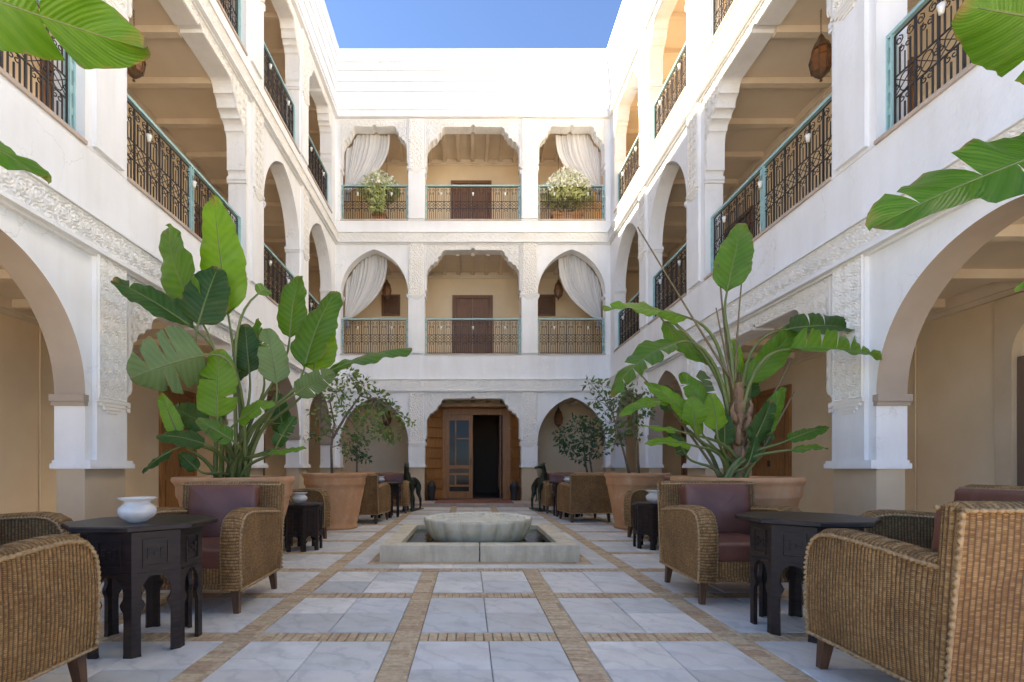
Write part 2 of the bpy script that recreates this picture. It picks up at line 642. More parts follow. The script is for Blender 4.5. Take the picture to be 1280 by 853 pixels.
# ------------------------------------------------------------------ dimensions
XL, XR, YB, YF = -3.70, 3.93, 14.10, 1.90
XC = (XL + XR) / 2
T = .30          # facade thickness
GD = 1.80        # facade front to gallery inner wall


def P_left(u, n, z): return (XL - n, u, z)
def P_right(u, n, z): return (XR + n, u, z)
def P_back(u, n, z): return (u, YB + n, z + (.004 if z > .5 else 0))
def P_front(u, n, z): return (u, YF - n, z)


def pix(x, y, Y):
    """world point seen at photograph pixel x,y when it stands at depth Y"""
    return Vector(((x - 586) / 635 * Y, Y, 1 + (584 - y) / 635 * Y))


LEV = [dict(z0=0.0, spring=1.70, apex=2.93, top=3.10, ceil=3.00),
       dict(z0=4.13, spring=5.80, apex=7.04, top=7.22, ceil=7.08),
       dict(z0=7.86, spring=9.3, apex=10.4, top=10.64, ceil=10.60)]


# ------------------------------------------------------------------ carved relief
def sstep(x, a, b):
    t = np.clip((x - a) / (b - a), 0, 1)
    return t * t * (3 - 2 * t)


def relief(u, v, a=.14):
    """carved stucco: rosettes in rings on a square lattice, leaf crosses between them, vine ties"""
    # slight hand-cut wander
    uu = u + .004 * np.sin(v * 23 + u * 7)
    vv = v + .004 * np.sin(u * 19 + v * 5)
    p = np.mod(uu, a) - a / 2
    q = np.mod(vv, a) - a / 2
    r = np.hypot(p, q) / a
    th = np.arctan2(q, p)
    ring = 1 - sstep(np.abs(r - .405), .028, .06)
    pet = 1 - sstep(r - .30 * (.58 + .42 * np.abs(np.cos(3 * th))), -.012, .03)
    pet *= sstep(r, .05, .09)
    boss = 1 - sstep(r, .035, .06)
    p2 = np.mod(uu + a / 2, a) - a / 2
    q2 = np.mod(vv + a / 2, a) - a / 2
    r2 = np.hypot(p2, q2) / a
    t2 = np.arctan2(q2, p2)
    leafx = 1 - sstep(r2 - .27 * (.25 + .75 * np.abs(np.cos(2 * t2)) ** 1.5), -.01, .03)
    vein = sstep(np.abs(np.sin(2 * t2)) * r2, .006, .02)
    leafx *= .35 + .65 * vein
    h = np.maximum(np.maximum(ring, pet), np.maximum(boss, leafx))
    chip = .5 + .5 * np.sin(u * 31.7 + 3 * np.sin(v * 11.3)) * np.sin(v * 27.1 + 2 * np.sin(u * 9.7))
    return h * (.78 + .22 * chip)


def carved_rect(mb, P, u0, u1, z0, z1, n, depth=.014, res=.012, border=.018):
    nu = max(3, int((u1 - u0) / res))
    nv = max(3, int((z1 - z0) / res))
    uu, zz = np.meshgrid(np.linspace(u0, u1, nu), np.linspace(z0, z1, nv), indexing='ij')
    h = relief(uu, zz)
    edge = np.minimum(np.minimum(uu - u0, u1 - uu), np.minimum(zz - z0, z1 - zz))
    h = np.where(edge < border, 1.0, h)
    h = np.where(edge < res * .6, 0.0, h)
    nn = n - h * depth
    pts = [P(a, b, c) for a, b, c in zip(uu.ravel(), nn.ravel(), zz.ravel())]
    mb.grid(pts, nu, nv)


def arch_curve(u0, u1, spring, apex, k=40):
    a = (u1 - u0) / 2
    r = apex - spring
    Rr = (a * a + r * r) / (2 * a)
    th = math.asin(min(1, r / Rr))
    pts = []
    for i in range(k + 1):
        t = th * i / k
        pts.append((u0 + Rr - Rr * math.cos(t), spring + Rr * math.sin(t)))
    right = [(u0 + u1 - x, z) for x, z in reversed(pts[:-1])]
    return pts + right


CUSPS = [(0.0, 1.38), (.05, 1.31), (.056, .86), (.12, .715), (.24, .60), (.35, .515), (.45, .36), (.58, .21)]


def lamb_curve(u0, u1, top):
    wd = u1 - u0
    sx = wd / 2.68
    sz = 1.0 if wd > 2.3 else .92
    pts = []
    for (x0, d0), (x1, d1) in zip(CUSPS[:-1], CUSPS[1:]):
        for i in range(7):
            t = PI / 2 * i / 6
            x = x0 + (x1 - x0) * (1 - math.cos(t))
            d = d0 - (d0 - d1) * math.sin(t)
            pts.append((u0 + x * sx, top - d * sz))
    c = (u0 + u1) / 2
    pts += [(c - .06, top - .205), (c - .05, top - .165), (c, top - .15)]
    clean = [pts[0]]
    for p in pts[1:]:
        if p[0] - clean[-1][0] > 1e-4:
            clean.append(p)
        elif abs(p[1] - clean[-1][1]) > 1e-4:
            clean.append((clean[-1][0] + 2e-4, p[1]))
    right = [(u0 + u1 - x, z) for x, z in reversed(clean[:-1])]
    return clean + right


def curve_panel(mb, P, curve, top, n0, n1, soff=None):
    """wall above an opening; the intrados goes to soff when given"""
    k = len(curve)
    for n in (n0, n1):
        vs = [P(u, n, z) for u, z in curve] + [P(u, n, top) for u, z in curve]
        mb.add(vs, [(i, i + 1, k + i + 1, k + i) for i in range(k - 1)])
    tgt = soff or mb
    vs = [P(u, n0, z) for u, z in curve] + [P(u, n1, z) for u, z in curve]
    tgt.add(vs, [(i, i + 1, k + i + 1, k + i) for i in range(k - 1)])


def carved_panel(mb, P, curve, top, n, depth=.014, res=.012):
    us = np.array([c[0] for c in curve])
    zs = np.array([c[1] for c in curve])
    u0, u1 = us[0], us[-1]
    nu = int((u1 - u0) / res)
    U_ = np.unique(np.concatenate([np.linspace(u0, u1, nu), us]))
    Z_ = np.interp(U_, us, zs)
    nv = int(.8 / res * .8)
    tt = np.linspace(0, 1, nv) ** .8
    uu = np.repeat(U_[:, None], nv, 1)
    zz = Z_[:, None] + (top - Z_[:, None]) * tt[None, :]
    h = relief(uu, zz)
    ed = np.minimum(np.minimum(zz - Z_[:, None], top - zz), np.minimum(uu - u0, u1 - uu))
    h = np.where(ed < .022, 1.0, h)
    h = np.where(ed < .004, 0.0, h)
    nn = n - h * depth
    pts = [P(a, b, c) for a, b, c in zip(uu.ravel(), nn.ravel(), zz.ravel())]
    mb.grid(pts, len(U_), nv)


# ------------------------------------------------------------------ ground + floor
g = MB().add([(-150, -150, -.30), (150, -150, -.30), (150, 150, -.30), (-150, 150, -.30)], [(0, 1, 2, 3)])
tag(g.build('ground', 'ground_earth'), 'bare earth around the courtyard house', 'ground', kind='structure')
fl = MB().box(XL - GD - .2, XR + GD + .2, YF - GD - .2, YB + GD + .2, -.28, -.012).build('courtyard_floor', 'mortar')
tag(fl, 'marble courtyard floor squared by brick bands', 'floor', kind='structure')
gf = MB()
gf.box(XL - GD, XL + .02, YF, YB + GD, -.012, .004)
gf.box(XR - .02, XR + GD, YF, YB + GD, -.012, .004)
gf.box(XL + .02, XR - .02, YB - .02, YB + GD, -.012, .004)
gf.build('gallery_paving', 'pier_stone', fl)

PX, PY, BW = .963, .970, .152
colx = [XC + PX * (k + .5) for k in range(-5, 5)]
rowy = [2.995 + PY * k for k in range(-5, 12)]
POOL_Y0, POOL_Y1 = rowy[7], rowy[10]      # band rows round the fountain
POOL_X0, POOL_X1 = colx[3], colx[6]


def in_pool(x, y, e=0.02):
    return POOL_X0 + e < x < POOL_X1 - e and POOL_Y0 + e < y < POOL_Y1 - e


STEP_Y = 12.95
tile_me = {}
tiles = []


def slab(name, sx, sy, mat, h=.012, ch=.0035):
    mb = MB()
    a, b = sx / 2, sy / 2
    lo = [(-a, -b, -.012), (a, -b, -.012), (a, b, -.012), (-a, b, -.012)]
    mid = [(x, y, -ch) for x, y, z in lo]
    top = [(x * (a - ch) / a, y * (b - ch) / b, 0) for x, y, z in lo]
    mb.add(lo + mid + top, [(0, 1, 5, 4), (1, 2, 6, 5), (2, 3, 7, 6), (3, 0, 4, 7), (4, 5, 9, 8), (5, 6, 10, 9), (6, 7, 11, 10), (7, 4, 8, 11), (8, 9, 10, 11)])
    me = bpy.data.meshes.new(name)
    me.from_pydata(mb.v, [], mb.f)
    me.materials.append(M[mat])
    return me


tw, th_ = (PX - BW) / 2, (PY - BW) / 2
tile_mesh = slab('marble_tile', tw - .005, th_ - .005, 'marble')
for i in range(len(colx) - 1):
    for j in range(len(rowy) - 1):
        cx, cy = (colx[i] + colx[i + 1]) / 2, (rowy[j] + rowy[j + 1]) / 2
        if in_pool(cx, cy):
            continue
        for sx in (-1, 1):
            for sy in (-1, 1):
                x, y = cx + sx * tw / 2, cy + sy * th_ / 2
                if x - tw / 2 < XL + .02 or x + tw / 2 > XR - .02 or y > STEP_Y - .02:
                    continue
                tiles.append((x, y))
vis = sorted([t for t in tiles if t[1] > 1.9 and abs(t[0]) < 1.12 * t[1] + .3], key=lambda t: t[1])
chosen = set(vis[:300])
rest = MB()
for (x, y) in tiles:
    if (x, y) in chosen:
        o = bpy.data.objects.new('marble_tile', tile_mesh)
        col.objects.link(o)
        o.location = (x, y, random.uniform(-.0012, .0012))
        o.rotation_euler = (random.uniform(-.002, .002), random.uniform(-.002, .002), random.uniform(-.003, .003))
        o.parent = fl
    else:
        rest.box(x - tw / 2 + .0025, x + tw / 2 - .0025, y - th_ / 2 + .0025, y + th_ / 2 - .0025, -.012, 0)
ro = rest.build('marble_paving', 'marble', fl)
ro['kind'] = 'stuff'

# edge strips beside the walls
bricks = []
BP = .0535
for cx in colx:
    if not (XL + .1 < cx < XR - .1):
        continue
    y = .2
    while y < STEP_Y - .03:
        if not in_pool(cx, y, .03):
            bricks.append((cx, y + BP / 2, 0))
        y += BP
for cy in rowy:
    if cy < .2 or cy > STEP_Y - .1:
        continue
    for i in range(len(colx) - 1):
        x0, x1 = colx[i] + BW / 2, colx[i + 1] - BW / 2
        if x0 < XL or x1 > XR or in_pool((x0 + x1) / 2, cy, .03):
            continue
        nb = 15
        for k in range(nb):
            bricks.append((x0 + (k + .5) * (x1 - x0) / nb, cy, 1))
brick_mesh = slab('brick', BW - .004, BP - .005, 'brick')
bv = sorted([b for b in bricks if b[1] > 2.3 and abs(b[0] - .1) < 1.1 * b[1]], key=lambda b: b[1])
bset = set(bv[:300])
rest = MB()
for (x, y, k) in bricks:
    dz = random.uniform(-.002, .001)
    if (x, y, k) in bset:
        o = bpy.data.objects.new('brick', brick_mesh)
        col.objects.link(o)
        o.location = (x, y, dz)
        o.rotation_euler = (random.uniform(-.01, .01), random.uniform(-.01, .01), k * PI / 2 + random.uniform(-.02, .02))
        o.parent = fl
    else:
        a, b = ((BW - .004) / 2, (BP - .005) / 2) if k == 0 else ((BP - .005) / 2, (BW - .004) / 2)
        rest.box(x - a, x + a, y - b, y + b, -.012, dz)
ro = rest.build('brick_bands', 'brick', fl)
ro['kind'] = 'stuff'
# marble frame round the fountain, brick bed inside it
fr = MB()
fx0, fx1, fy0, fy1 = POOL_X0 + BW / 2, POOL_X1 - BW / 2, POOL_Y0 + BW / 2, POOL_Y1 - BW / 2
FC = Vector(((fx0 + fx1) / 2, (fy0 + fy1) / 2, 0))
for k in range(5):
    a0, a1 = fx0 + (fx1 - fx0) * k / 5 + .002, fx0 + (fx1 - fx0) * (k + 1) / 5 - .002
    for (q0, q1) in ((fy0, fy0 + .2), (fy1 - .2, fy1)):
        MB().box(a0, a1, q0 + .002, q1, -.012, .0).build('border_slab', 'marble', fl)
for k in range(5):
    a0, a1 = fy0 + .2 + (fy1 - fy0 - .4) * k / 5 + .002, fy0 + .2 + (fy1 - fy0 - .4) * (k + 1) / 5 - .002
    for (q0, q1) in ((fx0, fx0 + .2), (fx1 - .2, fx1)):
        MB().box(q0 + .002, q1, a0, a1, -.012, .0).build('border_slab', 'marble', fl)
MB().box(fx0 + .2, fx1 - .2, fy0 + .2, fy1 - .2, -.012, -.003).build('brick_bed', 'brick', fl)

# step in front of the entrance
stp = thing('entrance_step', 'low tan stone step along the foot of the entrance facade', 'step', (XC, STEP_Y, 0))
nst = 9
for k in range(nst):
    a0 = XL + .06 + (XR - XL - .12) * k / nst
    a1 = XL + .06 + (XR - XL - .12) * (k + 1) / nst
    MB().box(a0 + .002, a1 - .002, STEP_Y, YB - .06, -.01, .07).build('tread_slab', 'sill_stone', stp)


# ------------------------------------------------------------------ wings
def door_on(parent, P, u0, u1, z0, z1, n, mat='brown_door_wood', leafs=2, panels=3):
    """a panelled door standing proud of the gallery wall"""
    mb = MB()
    mb.fbox(P, u0 - .09, u0, n - .05, n, z0, z1 + .09)
    mb.fbox(P, u1, u1 + .09, n - .05, n, z0, z1 + .09)
    mb.fbox(P, u0, u1, n - .05, n, z1, z1 + .09)
    d = mb.build('door', mat, parent)
    for k in range(leafs):
        a0 = u0 + (u1 - u0) * k / leafs + .004
        a1 = u0 + (u1 - u0) * (k + 1) / leafs - .004
        lf = MB().fbox(P, a0, a1, n - .02, n - .002, z0 + .01, z1 - .004)
        for q in range(panels):
            h0 = z0 + .12 + (z1 - z0 - .2) * q / panels
            h1 = z0 + .12 + (z1 - z0 - .2) * (q + 1) / panels - .09
            lf.fbox(P, a0 + .07, a1 - .07, n - .032, n - .02, h0, h1)
        lf.build('door_leaf', mat, d)
    hb = MB().fbox(P, (u0 + u1) / 2 + .03, (u0 + u1) / 2 + .055, n - .06, n - .02, z0 + 1.0, z0 + 1.12)
    hb.build('handle', 'black_metal', d)
    return d


def wing(label, P, root_loc, ua, ub, bays, slab_range, res, beam_step, detail=True, hole=None, wall_range=None):
    root = thing('courtyard_wing', label, 'building', root_loc)
    piers = []
    edge = ua
    for b in bays:
        piers.append((edge, b['u0']))
        edge = b['u1']
    piers.append((edge, ub))
    for li, lv in enumerate(LEV):
        z0, top, spring = lv['z0'] - (.02 if li else 0), lv['top'], lv['spring']
        for k, (p0, p1) in enumerate(piers):
            if p1 - p0 < .02:
                continue
            if li == 0:
                MB().fbox(P, p0 + .012, p1 - .012, .012, T - .012, 0, .98).build('pier_base', 'pier_stone', root)
                MB().fbox(P, p0, p1, 0, T, .98, top).build('pier', 'white_plaster', root)
                mo = MB()
                mo.fbox(P, p0 - .025, p1 + .025, -.07, T + .025, .985, 1.035)
                mo.fbox(P, p0 - .012, p1 + .012, -.058, T + .012, 1.035, 1.065)
                mo.build('base_moulding', 'white_plaster', root)
            else:
                MB().fbox(P, p0, p1, 0, T, z0, top).build('pier', 'white_plaster', root)
            pw = min(p1 - p0, .42)
            pc = (p0 + p1) / 2
            if p0 <= ua + 1e-6 or p1 >= ub - 1e-6 or not detail:
                continue
            zb = 1.065 if li == 0 else lv['z0'] + .02
            pl = MB().fbox(P, pc - pw / 2, pc + pw / 2, -.045, 0, zb, top).build('pilaster', 'white_plaster', root)
            cp = MB()
            zc = spring - (.02 if li < 2 else .02)
            carved_rect(cp, P, pc - pw / 2 + .004, pc + pw / 2 - .004, zc, top, -.047, .02, res)
            # pendant bracket under the carving
            for q in range(4):
                hw = (pw / 2 + .01) * (1 - q / 4.6)
                cp.fbox(P, pc - hw, pc + hw, -.075 + .006 * q, -.04, zc - .035 * (q + 1), zc - .035 * q)
            cp.build('carved_capital', 'carved_plaster', pl)
        for b in bays:
            kind = b['k'][li]
            if kind == 'a':
                cv = arch_curve(b['u0'], b['u1'], spring, lv['apex'])
                mb = MB()
                so = MB()
                curve_panel(mb, P, cv, top, 0, T, so)
                ap = mb.build('arch_panel', 'white_plaster', root)
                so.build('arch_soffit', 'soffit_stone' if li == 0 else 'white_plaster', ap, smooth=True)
                for (e, s) in ((b['u0'], 1), (b['u1'], -1)):
                    im = MB()
                    q0, q1 = sorted((e - s * .02, e + s * .05))
                    im.fbox(P, q0, q1, -.02, T + .012, spring - .07, spring - .004)
                    q0, q1 = sorted((e - s * .02, e + s * .03))
                    im.fbox(P, q0, q1, -.012, T + .008, spring - .11, spring - .07)
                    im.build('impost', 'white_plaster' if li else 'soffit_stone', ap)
            else:
                cv = lamb_curve(b['u0'], b['u1'], top)
                mb = MB()
                curve_panel(mb, P, cv, top, 0, T)
                lp = mb.build('stepped_arch_panel', 'white_plaster', root)
                if detail:
                    cm_ = MB()
                    carved_panel(cm_, P, cv, top, -.004, .02, res)
                    cm_.build('carved_spandrel', 'carved_plaster', lp, smooth=True)
                    for (e, s) in ((b['u0'], 1), (b['u1'], -1)):
                        im = MB()
                        q0, q1 = sorted((e - s * .02, e + s * .035))
                        zz = top - 1.40 * (1.0 if b['u1'] - b['u0'] > 2.3 else .92)
                        im.fbox(P, q0, q1, -.015, T + .01, zz - .06, zz - .004)
                        im.fbox(P, q0, q1, -.012, T + .01, zz - .11, zz - .07)
                        im.build('impost', 'white_plaster', lp)
            if li:
                MB().fbox(P, b['u0'] - .0, b['u1'] + .0, -.025, T + .01, lv['z0'] - .025, lv['z0'] + .012).build('sill', 'sill_stone', root)
    # bands between storeys with carved friezes
    for (z0, z1, f0, f1) in ((3.10, 4.105, 3.13, 3.41), (7.22, 7.835, 7.235, 7.47)):
        bd = MB().fbox(P, ua, ub, 0, T, z0, z1).build('storey_band', 'white_plaster', root)
        fz = MB().fbox(P, ua, ub, -.062, 0, f0, f1)
        fz.build('frieze_backing', 'white_plaster', bd)
        if detail:
            cz = MB()
            carved_rect(cz, P, ua, ub, f0, f1, -.064, .02, res)
            cz.build('carved_frieze', 'carved_plaster', bd, smooth=True)
        mo = MB()
        mo.fbox(P, ua, ub, -.105, 0, f1, f1 + .022)
        mo.fbox(P, ua, ub, -.107, 0, f0 - .034, f0)
        mo.fbox(P, ua, ub, -.045, 0, f0 - .06, f0 - .034)
        mo.build('frieze_moulding', 'white_plaster', bd)
    # parapet and stepped cornice
    MB().fbox(P, ua, ub, 0, T, 10.64, 12.44).build('parapet', 'white_plaster', root)
    for q, (z0, z1, pr) in enumerate(((10.66, 10.70, .10), (10.70, 10.86, .06), (10.86, 10.90, .085), (11.40, 11.66, .035), (11.66, 11.93, .07), (11.93, 12.14, .105), (12.14, 12.5, .14))):
        MB().fbox(P, ua, ub, -pr, T + .02 if q == 6 else 0, z0, z1).build('cornice_course', 'white_plaster', root)
    # gallery : inner wall, slabs, beams
    s0, s1 = slab_range
    iw = MB()
    s0, s1 = wall_range or slab_range
    if hole:
        iw.fbox(P, s0, hole[0], GD, GD + .2, 0, hole[2])
        iw.fbox(P, hole[1], s1, GD, GD + .2, 0, hole[2])
        iw.fbox(P, s0, s1, GD, GD + .2, hole[2], 12.2)
    else:
        iw.fbox(P, s0, s1, GD, GD + .2, 0, 12.2)
    iw.build('inner_wall', 'beige_wall', root)
    s0, s1 = slab_range
    for li, lv in enumerate(LEV):
        ztop = LEV[li + 1]['z0'] - .06 if li < 2 else 12.2
        ce = MB().fbox(P, s0, s1, T + .003, GD - .002, lv['ceil'], ztop).build('ceiling', 'tan_ceiling', root)
        mo = MB().fbox(P, s0, s1, GD - .055, GD, lv['ceil'] - .13, lv['ceil'] - .002)
        mo.fbox(P, s0, s1, GD - .03, GD, lv['ceil'] - .19, lv['ceil'] - .13)
        mo.build('ceiling_moulding', 'tan_beam', ce)
        nb = int((s1 - s0) / beam_step)
        for k in range(nb):
            u = s0 + (k + .5) * (s1 - s0) / nb
            hw = .05
            MB().fbox(P, u - hw, u + hw, T + .003, GD - .056, lv['ceil'] - .10, lv['ceil'] - .002).build('beam', 'tan_beam', ce)
    return root, piers


def bay(u0, u1, k):
    return dict(u0=u0, u1=u1, k=k)


side_bays = [bay(2.50, 4.90, 'aal'), bay(5.50, 8.45, 'lll'), bay(9.17, 11.10, 'aal'), bay(11.65, 13.70, 'aal')]
back_bays = [bay(XC - 3.68, XC - 1.80, 'aal'), bay(XC - 1.34, XC + 1.34, 'lll'), bay(XC + 1.80, XC + 3.68, 'aal')]
wl, _ = wing('long arcaded white wing whose top floor lies in shade', P_left, (XL, 6, 0), YF, YB, side_bays, (YF, YB + GD), .008, .92)
wr, _ = wing('long arcaded white wing whose top floor catches the sun', P_right, (XR, 6, 0), YF, YB, side_bays, (YF, YB + GD), .008, .92)
wb, _ = wing('entrance facade of three storeys with curtained balconies above the wooden door', P_back, (XC, YB, 0), XL, XR, back_bays, (XL - T, XR + T), .02, .42, hole=(XC - 1.5, XC + 1.5, 3.0), wall_range=(XL - GD - .2, XR + GD + .2))
for P_, w_ in ((P_left, wl), (P_right, wr)):
    ew = MB().fbox(P_, YF - .25, YF, 0, T, 0, 12.5).fbox(P_, YF - .25, YF, GD, GD + .2, 0, 12.5)
    for (za, zb) in ((2.75, 4.10), (6.85, 7.80), (10.35, 12.5)):
        ew.fbox(P_, YF - .25, YF, T, GD, za, zb)
    ew.build('end_wall', 'white_plaster', w_)  # unseen ends, openings shaped to let fill light into the galleries
# court left open behind for fill light; added, unseen terrace with a low wall
ter = MB().box(-30, 30, -34, YF - .25, -.29, -.02).build('fill_terrace', 'fill_terrace_stone')
tag(ter, 'pale paved terrace added out of view to bounce sun into the courtyard', 'fill_terrace', kind='structure')
gw = thing('added_garden_wall', 'added, unseen low white garden wall at the far end of the terrace', 'wall', (0, -12, 0))
MB().box(-16, 16, -12.15, -11.85, -.02, 1.5).build('wall_body', 'white_plaster', gw)
MB().box(-16.05, 16.05, -12.2, -11.8, 1.5, 1.58).build('coping', 'sill_stone', gw)
# gallery doors and shutters
door_on(wb, P_back, -.42, .66, 4.07, 6.27, GD, leafs=2)
door_on(wb, P_back, -.47, .62, 7.80, 9.85, GD, leafs=2)
for wi, (P, wob_) in enumerate(((P_left, wl), (P_right, wr))):
    door_on(wob_, P, 9.1, 10.1, 0.004, 2.38, GD, 'cedar_wood')
    door_on(wob_, P, 12.4, 13.5, 0.004, 2.35, GD, 'brown_door_wood')
    door_on(wob_, P, 3.97, 5.17, 0.004, 2.05, GD, 'dark_room')
    for z in (4.07, 7.8):
        door_on(wob_, P, 6.6, 7.6, z, z + 2.1, GD)
        door_on(wob_, P, 10.3, 11.2, z, z + 2.1, GD)
    MB().tube([P(6.5, GD - .015, 0.004), P(6.5, GD - .015, 2.80)], .012, 6).build('wall_conduit', 'beige_wall', wob_)
# plaster surround over the near gallery doors
for P, wob_ in ((P_left, wl), (P_right, wr)):
    mb = MB()
    mb.fbox(P, 5.27, 5.44, GD - .10, GD, 0.004, 2.78)
    mb.fbox(P, 3.70, 3.87, GD - .10, GD, 0.004, 2.78)
    cv = arch_curve(3.87, 5.27, 2.15, 2.55, 16)
    curve_panel(mb, P, cv, 2.78, GD - .10, GD - .002)
    mb.build('door_surround', 'pier_stone', wob_)
for c in (XC - 2.55, XC + 2.30):
    fm = MB()
    sw, s0_, s1_ = .29, 5.72, 6.38
    for (a, b, z0, z1) in ((c - sw, c - sw + .06, s0_, s1_), (c + sw - .06, c + sw, s0_, s1_), (c - sw + .06, c + sw - .06, s0_, s0_ + .06), (c - sw + .06, c + sw - .06, s1_ - .06, s1_)):
        fm.fbox(P_back, a, b, GD - .05, GD, z0, z1)
    sh = fm.build('window_shutter', 'brown_door_wood', wb)
    lat = MB().fbox(P_back, c - sw + .06, c + sw - .06, GD - .012, GD - .002, s0_ + .06, s1_ - .06)
    lat.build('shutter_board', 'dark_room', sh)
    lt = MB()
    for k in range(7):
        o_ = -.35 + .12 * k
        for s in (-1, 1):
            p0 = Vector((c - .22, 0, 6.05 + s * (-.22 + 0)))
            a = (-.22, max(-.26, min(.26, o_ - .22)))
            b = (.22, max(-.26, min(.26, o_ + .22)))
            lt.tube([(c + s * a[0], YB + GD - .025, 6.05 + a[1]), (c + s * b[0], YB + GD - .025, 6.05 + b[1])], .012, 4)
    lt.build('lattice', 'brown_door_wood', sh)

# ------------------------------------------------------------------ entrance
ent = thing('entrance_doorway', 'wooden entrance with splayed panelled sides and one glazed door leaf', 'doorway', (XC, YB + .4, 0))
Z0 = .07


def vert_panel(name, a, b, z0, z1, boards, parent):
    """boarded splayed side from plan point a to b"""
    a, b = Vector((*a, 0)), Vector((*b, 0))
    d = (b - a)
    nrm = Vector((d.y, -d.x, 0)).normalized()
    if nrm.y > 0:
        nrm = -nrm
    base = MB()
    hh = (z1 - z0) / boards
    q = [a, b]
    vs = []
    for z in (z0, z1):
        vs += [(a.x, a.y, z), (b.x, b.y, z), (b.x - nrm.x * .04, b.y - nrm.y * .04, z), (a.x - nrm.x * .04, a.y - nrm.y * .04, z)]
    base.add(vs, [(0, 1, 5, 4), (1, 2, 6, 5), (2, 3, 7, 6), (3, 0, 4, 7), (0, 3, 2, 1), (4, 5, 6, 7)])
    p = base.build(name, 'cedar_wood', parent)
    for k in range(boards):
        mb = MB()
        a2, b2 = a + d * .06, b - d * .06
        zz0, zz1 = z0 + hh * k + .022, z0 + hh * (k + 1) - .022
        f_ = nrm * .045
        vs = []
        for z in (zz0, zz1):
            vs += [(a2.x, a2.y, z), (b2.x, b2.y, z), (b2.x + f_.x, b2.y + f_.y, z), (a2.x + f_.x, a2.y + f_.y, z)]
        mb.add(vs, [(0, 1, 5, 4), (1, 2, 6, 5), (2, 3, 7, 6), (3, 0, 4, 7), (0, 3, 2, 1), (4, 5, 6, 7)])
        mb.build('board', 'cedar_wood', p)


vert_panel('side_panel', (XC - 1.38, YB + T + .01), (XC - .86, YB + .92), Z0, 2.72, 9, ent)
vert_panel('side_panel', (XC + 1.38, YB + T + .01), (XC + 1.12, YB + .92), Z0, 2.72, 9, ent)
yd = YB + .9
for (a, b) in ((XC - .90, XC - .80), (XC + .88, XC + 1.16)):
    MB().box(a, b, yd - .06, yd + .06, Z0, 2.72).build('door_post', 'cedar_wood', ent)
MB().box(XC - .80, XC + .88, yd - .05, yd + .06, 2.54, 2.72).build('lintel', 'cedar_wood', ent)
MB().box(XC - 1.5, XC + 1.5, YB + T + .02, yd + .10, 2.72, 2.76).build('soffit_board', 'cedar_wood', ent)
MB().box(XC - 1.5, XC + 1.5, yd + .07, yd + .12, 2.76, 2.99).build('transom_wall', 'beige_wall', ent)
# glazed leaf
x0, x1, z0, z1 = XC - .795, XC + .0, Z0 + .01, 2.535
lfm = MB()
for (a, b, c, d) in ((x0, x0 + .11, z0, z1), (x1 - .11, x1, z0, z1), (x0 + .11, x1 - .11, z0, z0 + .20), (x0 + .11, x1 - .11, z1 - .16, z1), (x0 + .11, x1 - .11, z0 + .87, z0 + .97), (x0 + .11, x1 - .11, z0 + .68, z0 + .74), (x0 + .11, x1 - .11, z0 + .34, z0 + .40), (x0 + .27, x0 + .31, z0 + .40, z0 + .68), (x0 + .27, x0 + .31, z0 + .97, z1 - .16), (x0 + .31, x1 - .11, z1 - .72, z1 - .68)):
    lfm.box(a, b, yd - .03, yd + .02, c, d)
lf = lfm.build('door_leaf', 'cedar_wood', ent)
MB().box(x0 + .10, x1 - .10, yd - .004, yd + .004, z0 + .19, z1 - .15).build('pane', 'glass', lf)
MB().box(x1 - .07, x1 - .045, yd - .08, yd - .03, 1.05, 1.25).build('handle', 'black_metal', lf)
# open leaf swung inward
ol = MB().box(XC + .80, XC + .85, yd + .08, yd + .82, z0, z1)
ol.box(XC + .78, XC + .80, yd + .2, yd + .7, z0 + .3, z0 + 1.0)
olo = ol.build('door_leaf', 'brown_door_wood', ent)
# hall beyond
hall = MB()
for bx_ in ((XC - 1.6, XC - 1.5, yd + .12, yd + 3.4, 0, 3), (XC + 1.5, XC + 1.6, yd + .12, yd + 3.4, 0, 3), (XC - 1.6, XC + 1.6, yd + 3.4, yd + 3.5, 0, 3), (XC - 1.5, XC + 1.5, yd + .12, yd + 3.4, 2.95, 3.0), (XC - 1.5, XC + 1.5, yd - .05, yd + 3.4, .0, Z0)):
    hall.box(*bx_)
hall.box(XC - 1.5, XC - .9, yd + .07, yd + .12, 0, 2.8)
hall.box(XC + 1.16, XC + 1.5, yd + .07, yd + .12, 0, 2.8)
hall.build('entrance_hall', 'dark_room', ent)


# ------------------------------------------------------------------ balcony railings
def scroll(mb, P, u, z, r, n, s=1, turns=1.25, k=11, th=.0065):
    pts = []
    for i in range(k):
        t = i / (k - 1)
        a = s * (turns * 2 * PI * t)
        q = r * (1 - .72 * t)
        pts.append(P(u + q * math.sin(a) * 1.0, n, z + q * math.cos(a)))
    mb.tube(pts, th, 3, caps=False)


